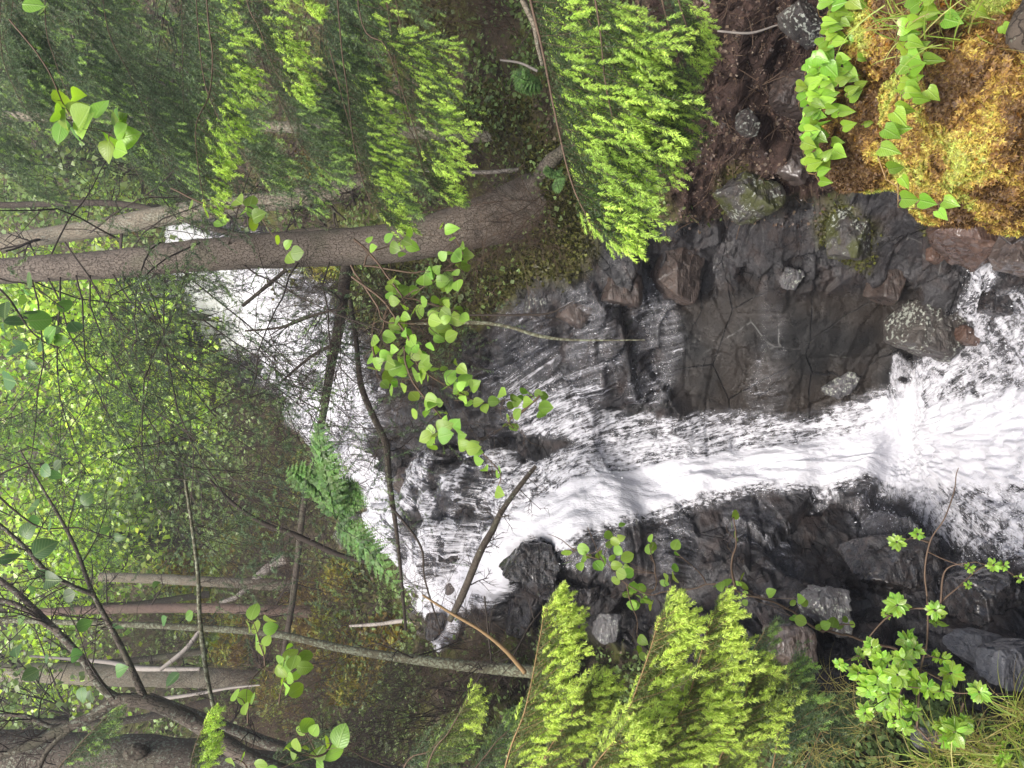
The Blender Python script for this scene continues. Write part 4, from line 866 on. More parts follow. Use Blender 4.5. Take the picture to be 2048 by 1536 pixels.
pole('thin_branch', [(560,765,5.6,5),(620,715,5.6,7),(665,690,5.6,9)], BARK_DARK, 'dark stick slanting to the pole in front of the upper fall, lower of two', 'branch', 6, 20, 0.1, 4, 0.3, 26)
pole('thin_branch', [(485,612,5.4,7),(530,575,5.4,8),(572,540,5.4,8)], BARK_DARK, 'dark stick slanting to the big trunk in front of the upper fall', 'branch', 6, 20, 0.1, 4, 0.3, 27)
pole('thin_branch', [(490,662,5.4,4),(560,655,5.4,5),(610,635,5.4,6),(690,616,5.4,5)], BARK_DARK, 'thin curved stick before the white of the upper fall, near the big trunk', 'branch', 6, 20, 0.1, 4, 0.3, 28)
pole('thin_branch', [(820,648,4.9,4),(940,645,4.9,8),(1010,652,4.9,7),(1080,672,4.9,8),(1150,680,4.9,5),(1290,680,4.9,2.5)], BARK_GREEN, 'thin grey twig lying across the wet rock ledges beside the birch leaves', 'branch', 6, 40, 0.1, 4, 0.2, 29)
pole('thin_branch', [(935,630,4.8,4),(1040,630,4.8,5),(1100,626,4.8,4),(1150,602,4.8,2)], TWIG, 'thin dark twig over the grey flat-faced rock', 'branch', 6, 30, 0.1, 2, 0.2, 30)
pole('thin_branch', [(780,1010,5.6,5),(840,1090,5.6,5),(850,1160,5.6,4),(880,1260,5.6,4)], TWIG, 'thin dark twig over the white cascade', 'branch', 6, 30, 0.1, 3, 0.2, 31)
pole('thin_branch', [(845,1190,4.6,4),(900,1225,4.5,6),(960,1260,4.4,7),(1010,1300,4.3,9),(1050,1345,4.2,10)], TWIG_O, 'ochre bare branch below the far end of the cascade', 'branch', 6, 30, 0.1, 8, 0.3, 32)
pole('thin_branch', [(1045,0,4.4,12),(1068,50,4.4,11),(1075,90,4.4,9),(1085,130,4.4,8)], BARK_PALE, 'bare grey-brown branch at the top edge beside the lime spruce spray', 'branch', 6, 20, 0.1, 3, 0.2, 33)
pole('thin_branch', [(1000,120,5,4),(1040,126,5,5),(1075,142,5,6)], DEADWOOD, 'small pale bent stick in the shade under the bough layers', 'branch', 6, 16, 0.1, 0, 0.2, 34)
pole('thin_branch', [(1435,62,3.6,4),(1500,66,3.6,5),(1555,50,3.6,3)], DEADWOOD, 'thin pale stick on the brown earth bank by the spruce tips', 'branch', 6, 16, 0.1, 0, 0.2, 35)

# ------------------------------------------------------------------ leaves
def leaf_tpl(kind):
    if kind == 'far': u = np.array([0, .5, 1]); w_ = np.array([.05, .5, .03])
    elif kind == 'birch': u = np.array([0, .06, .2, .4, .6, .8, .92, 1]); w_ = np.array([.05, .24, .41, .46, .40, .24, .09, .0])
    elif kind == 'round': u = np.array([0, .1, .28, .5, .72, .9, 1]); w_ = np.array([.04, .25, .40, .44, .37, .2, .0])
    elif kind == 'heart': u = np.array([-.12, .04, .2, .4, .6, .82, 1]); w_ = np.array([.30, .44, .46, .38, .26, .11, .0])
    elif kind == 'spike': u = np.array([0, .4, 1]); w_ = np.array([.08, .2, .02])
    else: u = np.array([0, .15, .35, .55, .75, .9, 1]); w_ = np.array([.02, .17, .26, .27, .2, .1, .0])
    V = []
    for a, b in zip(u, w_):
        for s_ in (-1, 0, 1): V.append((a if not (kind == 'heart' and a < 0 and s_ == 0) else 0.0, s_ * b, abs(s_) * b * 0.4))
    F = []
    for i in range(len(u) - 1):
        for j in (0, 1): F.append((i * 3 + j, i * 3 + j + 1, i * 3 + j + 4, i * 3 + j + 3))
    return np.array(V, float), np.array(F)
TPL = {k: leaf_tpl(k) for k in ('far', 'birch', 'round', 'heart', 'lance', 'spike')}
def leaves(mb, pos, dirs, nors, size, kind, rs, a0=None, curl=0.25):
    n = len(pos); V0, F0 = TPL[kind]; size = np.broadcast_to(size, (n,))
    d = nrm(dirs); nn = nrm(nors - (nors * d).sum(1, keepdims=True) * d); s_ = np.cross(nn, d)
    u = V0[:, 0]; c = rs.uniform(-0.15, curl * 2, n)[:, None]
    X = u[None] * size[:, None]; Y = V0[None, :, 1] * size[:, None] * rs.uniform(0.85, 1.15, n)[:, None]; Z = V0[None, :, 2] * size[:, None] * rs.uniform(-.3, 1.2, n)[:, None] - c * (u[None] ** 2) * size[:, None]
    V = pos[:, None] + X[..., None] * d[:, None] + Y[..., None] * s_[:, None] + Z[..., None] * nn[:, None]
    F = (np.arange(n) * len(V0))[:, None, None] + F0[None]
    a = rs.rand(n) if a0 is None else np.broadcast_to(a0, (n,))
    if kind in ('far', 'spike'): mb.add(V.reshape(-1, 3), F.reshape(-1, 4), np.repeat(a, len(V0)), np.repeat(rs.rand(n), len(V0)))
    else: mb.add(V.reshape(-1, 3), F.reshape(-1, 4), np.repeat(a, len(V0)), np.repeat(rs.rand(n), len(V0)), np.tile(V0[:, 0], n), np.tile(V0[:, 1], n))
def zz(pts, ox, oy, k): return [(ox + p_[0] / k, oy + p_[1] / k) + tuple(p_[2:]) for p_ in pts]
def sprig(name, label, cat, stems, lv, d, size_px, kind, m_, seed, stem_px=5, wm=None, jit=0.12, base=None, hang=0.5, twigs=0):
    rs = np.random.RandomState(seed); base = base or stems[0][0]
    tt = thing(name, P1(base[0], base[1], d), label, cat)
    SP = []; wb = MB()
    for s_ in stems:
        A = np.array([(q[0], q[1], d + rs.normal(0, jit * 0.4)) for q in s_], float); A[:, 2] = smoothline(A[[0, -1]], len(A))[:, 2]
        L = smoothline(A, max(12, len(A) * 6)); pw = P(L[:, 0], L[:, 1], L[:, 2]); pw = pw + (fbm(pw * 14, 2, seed) - 0.5)[:, None] * 0.03
        tube(wb, pw, np.linspace(stem_px, stem_px * 0.35, len(pw)) * 0.5 * d / FPX, 5, 0.1, 30); SP.append(pw)
        for j in range(twigs):
            i = rs.randint(2, len(pw) - 1); twig_rec(wb, pw[i], nrm(pw[i] - pw[i - 1]) + rs.normal(0, 0.6, 3), rs.uniform(0.05, 0.2), 0.0015, 1, rs, 3, 0.1, 0.7, 3)
    AP = np.concatenate(SP)
    lv = np.array([tuple(q) if len(q) == 3 else (q[0], q[1], size_px) for q in lv], float); pos = P(lv[:, 0], lv[:, 1], d + rs.normal(0, jit, len(lv)))
    sz = (lv[:, 2] if lv.shape[1] > 2 else np.full(len(lv), size_px)) * rs.uniform(0.7, 1.25, len(lv)) * d / FPX
    # petioles
    ds = ((pos[:, None] - AP[None]) ** 2).sum(-1); nr = AP[ds.argmin(1)]
    out = pos - nr; dirs = nrm(nrm(out) + DOWN * hang + rs.normal(0, 0.55, pos.shape) * np.array([1, .5, 1]))
    bs = pos - dirs * sz[:, None] * 0.5
    for a_, b_, s_ in zip(nr, bs, sz):
        mid = (a_ + b_) / 2 + np.array([0, 0, 0.15 * np.linalg.norm(b_ - a_)])
        tube(wb, smoothline([a_, mid, b_], 6), np.linspace(0.0014, 0.0006, 6), 3, cap=False)
    nors = nrm(-VIEW * 1.1 + np.array([0, 0, 0.6]) + rs.normal(0, 0.33, pos.shape))
    lb = MB(); leaves(lb, bs, dirs, nors, sz, kind, rs)
    fit(wb.build('stem', wm or TWIG_B), tt); fit(lb.build('foliage', m_), tt)
    return tt
Z5 = lambda pts: zz(pts, 600, 500, 2.926)
Z8 = lambda pts: zz(pts, 600, 1011, 2.926)
Z9 = lambda pts: zz(pts, 1248, 936, 2.56)
Z7 = lambda pts: zz(pts, 0, 1011, 2.926)
Z1 = lambda pts: zz(pts, 0, 0, 2.926)
Z2 = lambda pts: zz(pts, 600, 0, 2.926)
Z3 = lambda pts: zz(pts, 1248, 0, 2.56)
birch_lv = Z5([(540,180),(560,215),(525,265),(570,270),(545,300),(800,100),(735,165),(755,140),(800,160),(830,180),(870,160),(915,135),(870,210),(925,210),(965,95),(935,75),(980,30),(885,20),(670,235),(730,300),(800,295),(615,330),(615,390),(700,365),(790,340),(840,325),(855,370),(930,360),(920,410),(840,400),(830,440),(780,380),(565,440),(440,530),(520,510),(610,450),(630,490),(645,530),(680,540),(790,480),(840,450),(885,500),(810,525),(440,580),(405,635),(450,660),(440,690),(550,580),(580,600),(655,580),(655,620),(580,660),(690,610),(725,645),(735,680),(560,690),(590,710),(675,730),(710,745),(750,735),(845,700),(950,700),(880,760),(850,790),(970,760),(1020,790),(560,780),(540,820),(605,805),(670,855),(730,865),(935,825),(960,850),(960,870),(1000,880),(1040,890),(770,910),(740,960),(670,960),(830,960),(850,1000),(870,1030),(1135,885),(1190,825),(1235,910),(1310,820),(1290,870),(1330,890),(1400,840),(1430,855),(1440,925),(1260,960),(1255,1040),(945,1080),(760,1055),(730,1095),(790,1110),(845,1085),(1010,1150),(1040,1180),(960,1140),(1040,1235),(1160,1300),(1165,1420)])
sprig('birch_sapling', 'birch sapling with fresh green leaves trailing across the middle of the picture', 'sapling',
      [Z5([(320,-60),(400,10),(520,160),(600,270),(700,300),(850,340),(930,360)]), Z5([(320,170),(480,290),(600,450),(650,560),(700,680),(800,760),(950,840),(1100,900),(1260,870),(1400,850)]), Z5([(600,560),(650,750),(760,900),(850,1000),(1000,1130),(1160,1290),(1170,1420)]),
       Z5([(1000,20),(900,100),(760,180),(640,280)]), Z5([(1400,850),(1250,1000),(1255,1050)]), Z5([(440,690),(440,560),(480,440),(520,300)]), Z5([(300,90),(420,280),(500,420),(640,440),(760,430)])],
      birch_lv + [(a + math.sin(i * 7.3) * 17, b + math.cos(i * 5.1) * 15) for i, (a, b) in enumerate(birch_lv) if i % 5 < 3], 3.0, 28, 'birch', LEAF, 71, 5, TWIG_B, 0.12, twigs=6)
sprig('birch_sapling', 'birch twig with a few round fresh leaves in front of the big spruce trunk', 'sapling', [Z2([(380,1560),(420,1480),(550,1440),(640,1400)]), Z2([(380,1560),(660,1590),(960,1560),(930,1450),(880,1360),(830,1310)])],
      Z2([(410,1400),(420,1450),(520,1390),(550,1450),(580,1410),(620,1410),(640,1370),(660,1440),(600,1490),(830,1320),(880,1340),(890,1400),(940,1440),(960,1480),(920,1500)]), 3.1, 26, 'birch', LEAF, 72, 4)
sprig('birch_sapling', 'small leafy twig hanging before the paler leaning trunk and upper fall', 'sapling', [Z1([(1000,1100),(1160,1180),(1300,1230),(1420,1200),(1500,1240),(1600,1380),(1740,1490)])],
      Z1([(1125,1200),(1200,1240),(1260,1240),(1290,1310),(1400,1180),(1470,1175),(1420,1230),(1490,1240),(1510,1260),(1490,1310),(1620,1400),(1690,1430),(1740,1480),(1700,1510)]), 3.0, 30, 'birch', LEAF, 73, 4)
sprig('hazel_branch', 'big hazel leaves in two bunches near the top left corner of the picture', 'branch', [[(20,40),(90,130),(130,210),(160,250),(220,265)], [(20,-20),(60,0),(85,15)]],
      [(128,240,60),(150,215,58),(118,262,54),(142,270,58),(165,250,56),(232,250,56),(222,275,58),(240,300,60),(256,272,64),(246,262,50),(200,215,44),(130,200,50),(110,225,50),(170,235,50),(235,235,50),(65,8,40),(84,18,40),(52,4,36),(150,190,36),(212,300,34)], 2.3, 40, 'birch', LEAF, 74, 4, hang=0.2, jit=0.06)
sprig('leafy_branch', 'dark backlit leaves on thin branches at the left edge just beyond the big trunk', 'branch', [[(-40,540),(20,600),(60,660),(100,690),(130,700)], [(-40,540),(-20,555),(60,570),(130,620)]],
      [(45,600,30),(60,625,36),(30,640),(85,690,36),(60,730,34),(110,660),(95,670),(120,680),(30,700,40),(130,610,30),(50,580),(10,660,40),(20,760,36),(80,640,36),(150,655),(60,560,34),(40,690,36),(10,620,36)], 3.0, 32, 'round', LEAF_GREY, 75, 5, TWIG)
sprig('leafy_branch', 'few dark backlit leaves on a thin branch at the middle of the left edge', 'branch', [[(-40,960),(40,1030),(90,1060),(170,1060),(235,1080)], [(-40,960),(20,940),(60,930),(110,940)]],
      [(115,930,34),(110,950),(85,940),(70,1040,34),(100,1050,34),(60,1010),(170,1000,30),(235,1075,28)], 3.0, 32, 'round', LEAF_GREY, 95, 5, TWIG)
sprig('leafy_branch', 'grey-green leaves scattered on the limbs at the lower left, before the forked tree', 'branch', [[(230,1400),(180,1330),(150,1250),(100,1180),(60,1120)], [(160,1290),(240,1250),(330,1240)]],
      [(100,1160,36),(90,1150,34),(60,1130),(160,1390,34),(180,1395,34),(140,1190,34),(170,1250),(40,1240),(330,1240),(310,1170),(240,1250),(60,1180,30),(20,1120,34),(90,1095,40),(55,1060,34),(210,1060,28),(150,1310),(30,1300),(60,1350),(90,1320,34),(240,1340),(345,1360),(380,1230)], 3.3, 30, 'birch', LEAF_GREY, 76, 3, TWIG)
sprig('alder_shoot', 'bunch of round alder leaves at the bottom edge, left of the spruce sprays', 'sapling', [Z7([(1990,1700),(1900,1560),(1840,1430),(1790,1330)]), Z7([(1500,1700),(1450,1540),(1400,1500)]), Z7([(1850,1460),(1930,1420),(1990,1360)])],
      Z7([(1800,1280,95),(1760,1320,85),(1830,1330,85),(1740,1400,80),(1770,1430,80),(1700,1410,80),(1990,1355,105),(1910,1390,85),(1945,1450,100),(1860,1460,85),(1860,1510,85),(1420,1480,85),(1350,1500,85),(1520,1520,80),(1700,1450,70),(1720,1500,80),(2350,1560,90),(2200,1600,80),(1580,1560,90)]) and
      [(a, b, c_ / 2.6) for a, b, c_ in Z7([(1800,1280,95),(1760,1320,85),(1830,1330,85),(1740,1400,80),(1770,1430,80),(1700,1410,80),(1990,1355,105),(1910,1390,85),(1945,1450,100),(1860,1460,85),(1860,1510,85),(1420,1480,85),(1350,1500,85),(1520,1520,80),(1700,1450,70),(1720,1500,80),(1580,1560,90),(2350,1560,90)])], 2.2, 34, 'round', LEAF, 77, 5)
sprig('alder_shoot', 'upright shoot of round green leaves in front of the leaning lichen tree', 'sapling', [Z7([(1640,1170),(1650,1080),(1680,980),(1720,880)]), Z7([(1560,950),(1540,850),(1510,760),(1480,660)]), Z7([(1440,1260),(1440,1180),(1400,1110)])],
      Z7([(1480,620),(1450,710),(1500,710),(1580,665),(1580,720),(1495,800),(1555,800),(1535,840),(1690,830),(1650,910),(1675,930),(1640,970),(1720,920),(1790,880),(1780,950),(1740,980),(1650,1030),(1680,1070),(1735,1080),(1375,1110),(1435,1120),(1480,1130),(1440,1190),(1700,870),(1760,910),(1700,1010)]), 2.6, 30, 'round', LEAF_GREY if False else LEAF, 78, 3.5)
hang = Z8([(1560,270),(1565,335),(1655,255),(1650,300),(1680,300),(1640,355),(1805,175),(1810,230),(1750,285),(1845,210),(1885,110),(1875,190),(1860,260),(1745,355),(1780,320),(1830,310),(1915,300),(1850,350),(1910,360),(1880,400),(1845,440),(1920,400),(1955,480),(1915,510),(1950,580),(2000,490),(1990,540),(2030,560)]) + Z9([(140,360),(150,400),(130,415),(265,395),(275,435),(20,520),(265,510),(265,555),(205,590),(215,560),(35,600),(20,640),(45,620),(90,610),(100,650),(110,680),(45,700),(130,700),(90,880),(75,930),(100,965)])
sprig('round_leaved_spray', 'hanging spray of small round leaves over the black rock just below the fall lip', 'shrub', [Z9([(480,600),(300,610),(130,650),(20,600),(-60,520),(-130,440),(-190,300)]), Z9([(430,600),(380,530),(300,460),(260,420)]), Z9([(150,620),(160,520),(140,440),(140,380)]), Z9([(-100,480),(-250,420),(-330,360),(-400,330)]), Z9([(20,600),(60,750),(80,850),(90,960)])],
      hang, 2.6, 23, 'round', LEAF, 79, 3)
sprig('round_leaved_spray', 'sprig of round leaves on a bent woody stem in front of the pale pointed boulder', 'shrub', [Z9([(1400,930),(1200,880),(1000,830),(870,740),(760,690),(640,650),(540,610),(470,600)]), Z9([(560,600),(550,520),(575,380),(560,250)]), Z9([(1000,830),(1080,800),(1160,790)])],
      Z9([(565,240),(550,290),(580,345),(470,600),(495,600),(530,590),(555,610),(580,590),(605,555),(615,600),(550,640),(580,640),(620,640),(620,690),(750,640),(865,690),(900,670),(925,690),(865,765),(905,780),(1000,815),(1030,805),(1060,790),(1075,790),(1105,810),(1130,775),(1165,800)]), 2.6, 19, 'round', LEAF, 80, 6)
clus = [(1395,380,50),(1505,340,35),(1775,515,28),(1765,600,22),(1900,500,40),(1950,500,30),(2030,570,25),(1400,700,70),(1340,740,40),(1595,730,50),(1600,800,60),(1440,880,70),(1480,930,60),(1270,920,55),(1200,960,50),(1100,1010,45),(1320,980,60),(1430,980,70),(1200,1060,70),(1300,1080,70),(1400,1060,70),(1500,1090,80),(1560,1130,60),(1250,1140,70),(1350,1160,70),(1640,980,50),(1600,960,40),(1680,1050,70),(1640,1150,60),(1820,1150,60),(1230,1260,50),(1330,1230,70),(1420,1230,70),(1480,1250,50),(1380,1310,60),(1440,1340,50),(1650,1330,70),(1700,1350,80),(1740,1310,60),(1670,1390,60),(1930,1415,30),(1940,1490,60)]
rs = np.random.RandomState(9); tt = thing('shrub', P1(1860, 1420, 2.3), 'glossy bright green shrub with pointed leaves and a long bare stem reaching over the pool', 'shrub'); wb, lb = MB(), MB(); SP = []
for s_ in [Z9([(1500,1330),(1520,1030),(1550,900),(1555,700),(1540,530),(1570,370),(1640,260),(1690,120),(1700,40),(1712,0)]), Z9([(1600,720),(1640,670),(1700,620),(1830,510),(1950,490)]), Z9([(1555,720),(1480,720),(1400,740)]), Z9([(1520,1030),(1400,1030),(1300,1050),(1200,960)]), Z9([(1400,740),(1330,780),(1230,900),(1230,940)]),
           Z9([(1520,1030),(1650,1100),(1700,1150),(1830,1150),(1990,1160)]), Z9([(1520,1030),(1430,1120),(1400,1200),(1400,1300)]), Z9([(1740,1200),(1720,1260),(1690,1310)]), Z9([(1620,690),(1650,520),(1800,480)]), Z9([(1560,380),(1480,360),(1400,380)]), Z9([(1500,1330),(1600,1420),(1700,1380)])]:
    A = np.array([(q[0], q[1], 2.25 + rs.normal(0, 0.02)) for q in s_]); L = smoothline(A, 40); pw = P(L[:, 0], L[:, 1], L[:, 2]); tube(wb, pw, np.linspace(0.0032, 0.0012, 40), 6, 0.15, 40); SP.append(pw)
AP = np.concatenate(SP)
for (cx, cy, r) in clus:
    x, y = Z9([(cx, cy)])[0]; c = P1(x, y, 2.2 + rs.normal(0, 0.06)); n = int(8 + r / 9)
    a_ = AP[((AP - c) ** 2).sum(1).argmin()]; tube(wb, smoothline([a_, (a_ + c) / 2 + (0, 0, 0.01), c], 8), np.linspace(0.0018, 0.001, 8), 4)
    u = nrm(nrm(c - a_) * 0.5 + np.array([0, -0.5, 0.4])); q1_ = nrm(np.cross(u, rs.normal(size=3))); q2_ = np.cross(u, q1_); th_ = np.arange(n) * 2.4 + rs.rand() * 6
    dirs = q1_ * np.cos(th_)[:, None] + q2_ * np.sin(th_)[:, None] + u * rs.uniform(0.0, 0.6, (n, 1))
    sz = r / 2.56 * 2.2 / FPX * rs.uniform(0.75, 1.0, n) * 0.95
    leaves(lb, c + dirs * 0.003 - u * rs.uniform(0, 0.02, (n, 1)), dirs, np.tile(u, (n, 1)) + rs.normal(0, 0.2, (n, 3)), sz, 'lance', rs)
fit(wb.build('stem', TWIG_B), tt); fit(lb.build('foliage', LEAF_SHRUB), tt)

# ------------------------------------------------------------------ ferns
def fern(label, fronds, m_, seed, wid=0.12, base=None):
    rs = np.random.RandomState(seed); b0 = base or fronds[0][0]; tt = thing('fern', P1(*b0), label, 'fern')
    for fr_ in fronds:
        A = np.array(fr_, float); ax = smoothline(P(A[:, 0], A[:, 1], A[:, 2]), 60); T = nrm(np.gradient(ax, axis=0)); mb = MB(); tube(mb, ax, np.linspace(0.003, 0.0008, 60), 4)
        N0 = nrm(np.array([0, -0.7, 0.7]))
        L = np.linalg.norm(np.diff(ax, axis=0), axis=1).sum()
        for i in range(5, 60, 4):
            t_ = i / 60; w_ = wid * (math.sin(min(1, (t_ - 0.08) * 0.9 + 0.2) * math.pi) ** 0.8 + 0.12) 
            for s_ in (-1, 1):
                sd = nrm(np.cross(T[i], N0)) * s_; dv = nrm(sd + T[i] * 0.45 + np.array([0, 0, -0.15]) + rs.normal(0, 0.06, 3)); n = 12
                u = np.linspace(0.06, 1, n); pos = ax[i] + dv * w_ * u[:, None] + np.array([0, 0, -0.1]) * (u[:, None] ** 2) * w_
                for q in (-1, 1):
                    pd = nrm(np.cross(dv, N0)) * q + dv * 0.5
                    leaves(mb, pos, np.tile(pd, (n, 1)) + rs.normal(0, 0.08, (n, 3)), np.tile(N0, (n, 1)) + rs.normal(0, 0.2, (n, 3)), w_ * 0.27 * (1.1 - u), 'far', rs, a0=rs.rand(), curl=0.3)
        fit(mb.build('frond', m_, smooth=False), tt)
    return tt
fern('fern with a pointed green frond and arching lower fronds in front of the upper fall', [
   [(672,1040,4.3),(655,960,4.22),(642,900,4.15),(634,832,4.1)], [(672,1040,4.3),(690,1060,4.28),(720,1085,4.25),(760,1130,4.2),(805,1190,4.15)], [(672,1040,4.3),(640,985,4.3),(605,955,4.28),(572,938,4.25)],
   [(672,1040,4.3),(690,1000,4.3),(715,968,4.28)]], FERN, 5, 0.13)
fern('small blue-green fern in the shade under the spruce boughs', [[(1085,170,4.9),(1050,160,4.8),(1020,145,4.8)], [(1085,170,4.9),(1055,175,4.85),(1030,180,4.8)]], FERN, 6, 0.07)
fern('little fern growing by the mossy foot of the big spruce', [[(1120,350,5.2),(1105,345,5.1),(1085,345,5.05)], [(1120,350,5.2),(1115,365,5.1),(1120,385,5.0)]], FERN, 7, 0.06)

# ------------------------------------------------------------------ background trees, bushes and tangles
def crown_leaves(center, R, n, rs, size, clump=10):
    cc = center + rs.normal(0, 0.5, (clump, 3)) * R; id_ = rs.randint(0, clump, n)
    pos = cc[id_] + rs.normal(0, 0.28, (n, 3)) * R
    mb = MB(); dirs = rs.normal(size=(n, 3)) + np.array([0, 0, -0.4]); nors = rs.normal(size=(n, 3)) * 0.6 + np.array([0, -0.5, 0.9])
    k = np.clip(rs.rand(clump)[id_] * 0.6 + rs.rand(n) * 0.4, 0, 1)
    leaves(mb, pos, dirs, nors, size * rs.uniform(0.6, 1.2, n), 'far', rs, a0=k); return mb, cc
BG = [ # x, y, depth, radius m, leaves, size m, material, label
 (60,640,14,1.3,1500,.085,LEAF_FAR,'bright backlit bush nearest the big spruce trunk at the left edge'),
 (200,640,13.5,1.2,1300,.08,LEAF_FAR,'bright bush between the left edge and the upper fall'),
 (130,780,15,1.5,2000,.09,LEAF_FAR,'lime-green leafy tree left of the upper fall, topmost broad one'),
 (270,790,14,1.2,1500,.085,LEAF_FAR,'lime-green bush just left of the upper fall'),
 (390,800,13,0.7,350,.08,LEAF_FAR,'small lime-green bush next to the upper fall edge'),
 (80,930,15,1.4,1600,.09,LEAF_FAR,'lime-green tree at the middle of the left edge'),
 (220,930,14.5,1.3,1600,.085,LEAF_FAR,'lime-green tree in the middle of the bright leafy patch'),
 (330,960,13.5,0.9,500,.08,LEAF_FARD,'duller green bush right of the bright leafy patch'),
 (60,1080,14,1.3,1200,.085,LEAF_FAR,'yellow-green tree at the left edge above the forked limbs'),
  (190,1070,13.5,1.2,1200,.08,LEAF_FAR,'yellow-green tree above the forked limbs, inward from the edge'),
 (90,1210,12,1.0,700,.075,LEAF_FAR,'yellow-green leaves low behind the forked limbs'),
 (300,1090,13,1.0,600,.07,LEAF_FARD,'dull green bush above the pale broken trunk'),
 (90,1330,11,0.9,600,.07,LEAF_FAR,'yellow-green bush behind the stout pale trunk'),
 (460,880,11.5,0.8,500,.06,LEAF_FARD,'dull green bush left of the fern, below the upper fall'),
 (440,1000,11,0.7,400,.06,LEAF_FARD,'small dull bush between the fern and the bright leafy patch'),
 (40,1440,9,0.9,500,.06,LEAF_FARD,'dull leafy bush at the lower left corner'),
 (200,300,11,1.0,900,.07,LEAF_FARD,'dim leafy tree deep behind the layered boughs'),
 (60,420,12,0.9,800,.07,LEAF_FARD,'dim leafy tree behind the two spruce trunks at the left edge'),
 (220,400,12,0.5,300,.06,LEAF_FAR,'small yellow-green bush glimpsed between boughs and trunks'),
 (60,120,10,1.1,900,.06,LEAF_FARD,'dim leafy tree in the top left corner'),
]
for k, (x, y, d, R, n, sz, mm, lb_) in enumerate(BG):
    rs = np.random.RandomState(700 + k); c = P1(x, y, d); gd = c - np.array([0, 0, R * 2.4])
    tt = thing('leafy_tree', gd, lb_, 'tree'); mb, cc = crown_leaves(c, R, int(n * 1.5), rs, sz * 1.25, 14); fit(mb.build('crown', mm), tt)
    wb = MB(); tube(wb, smoothline([gd, gd * 0.5 + c * 0.5 + rs.normal(0, 0.1, 3), c], 16), np.linspace(0.06, 0.03, 16) * R, 8, 0.1)
    for q in cc: twig_rec(wb, c - (0, 0, R * 0.6), q - c + (0, 0, R * 0.6), np.linalg.norm(q - c + (0, 0, R * 0.6)), 0.014 * R, 1, rs, 4, 0, 0.8, 4)
    fit(wb.build('trunk', BARK_DARK), tt)
# dead brush: bare brown twigs growing on the forest floor
BR = [(560,860,'behind the leaning pole beside the upper fall'),(480,790,'at the left edge of the upper fall'),(430,920,'below the bright leafy patch'),(520,1000,'beside the yellow moss left of the fern'),(640,1120,'between the fern and the reddish trunk'),(760,1180,'at the far side of the cascade behind the fern tip'),
      (700,1240,'around the leaning lichen tree'),(820,1330,'at the narrow far end of the cascade'),(620,1420,'behind the round alder leaves'),(760,1430,'left of the olive spruce'),(900,1400,'above the olive spruce spray'),(1000,1330,'in the dark gap by the leaning tree base'),(500,1330,'beside the stout pale trunk'),(330,1230,'between the reddish trunk and the lichen tree'),
      (480,1450,'behind the crooked mossy stem'),(250,1300,'behind the forked tree limbs'),(560,330,'behind the layered boughs near the paler trunk'),(640,200,'in the shade above the pale birch'),(780,80,'at the top edge behind the boughs'),(300,130,'in the dark wood behind the upper boughs'),(160,60,'at the top edge in the dark wood'),(420,60,'deep behind the arching bright bough'),
      (950,330,'beside the slim pale birch'),(1000,60,'at the top edge beside the lime spray'),(560,1200,'between the leaning pole and the lichen tree'),(680,1330,'just below the leaning lichen tree'),(560,1430,'next to the round alder leaves'),(880,1460,'at the bottom edge by the olive spruce'),(700,1490,'at the bottom edge by the alder leaves'),(400,1290,'beyond the leaning lichen tree'),(620,1000,'around the fern'),(600,900,'beside the upper fall near the fern'),(340,1000,'under the bright leafy patch'),(1060,400,'hiding the foot of the big spruce'),(1075,455,'hanging over the bank at the foot of the big spruce'),(780,300,'behind the drooping middle boughs'),(120,330,'behind the hazel leaves'),(350,400,'against the paler leaning trunk'),(880,640,'under the birch leaves'),(800,620,'on the mossy bank by the birch sapling'),(660,590,'on the bank at the foot of the upper fall')]
protos = []
for s_ in range(5):
    rs = np.random.RandomState(900 + s_); mb = MB()
    for k in range(18):
        twig_rec(mb, rs.normal(0, 0.16, 3) * (1, 1, 0.2), np.array([rs.normal(0, 0.8), rs.normal(0, 0.4), 1.0]), rs.uniform(0.5, 1.3), 0.0042, 3, rs, 4, -0.1, 0.9, 5, 0.6)
    o = mb.build('dead_shrub', TWIG_B if s_ % 2 else TWIG); protos.append(o)
used = [False] * 5
for k, (x, y, lb_) in enumerate(BR):
    i = k % 5; o = protos[i] if not used[i] else protos[i].copy()
    if used[i]: sc.collection.objects.link(o)
    used[i] = True; g0, _ = gpt(x + 30, y); d = float((g0 - ORG) @ VIEW)
    rs = np.random.RandomState(k); s_ = (0.65 + 0.07 * d * 0.5) * rs.uniform(0.8, 1.2); o.location = g0; o.scale = (s_, s_, s_); o.rotation_euler = (rs.normal(0, 0.3), rs.normal(0, 0.3), rs.uniform(0, 6))
    tag(o, 'tangle of bare brown twigs ' + lb_, 'dead shrub', 'bare twig tangles on the forest floor')

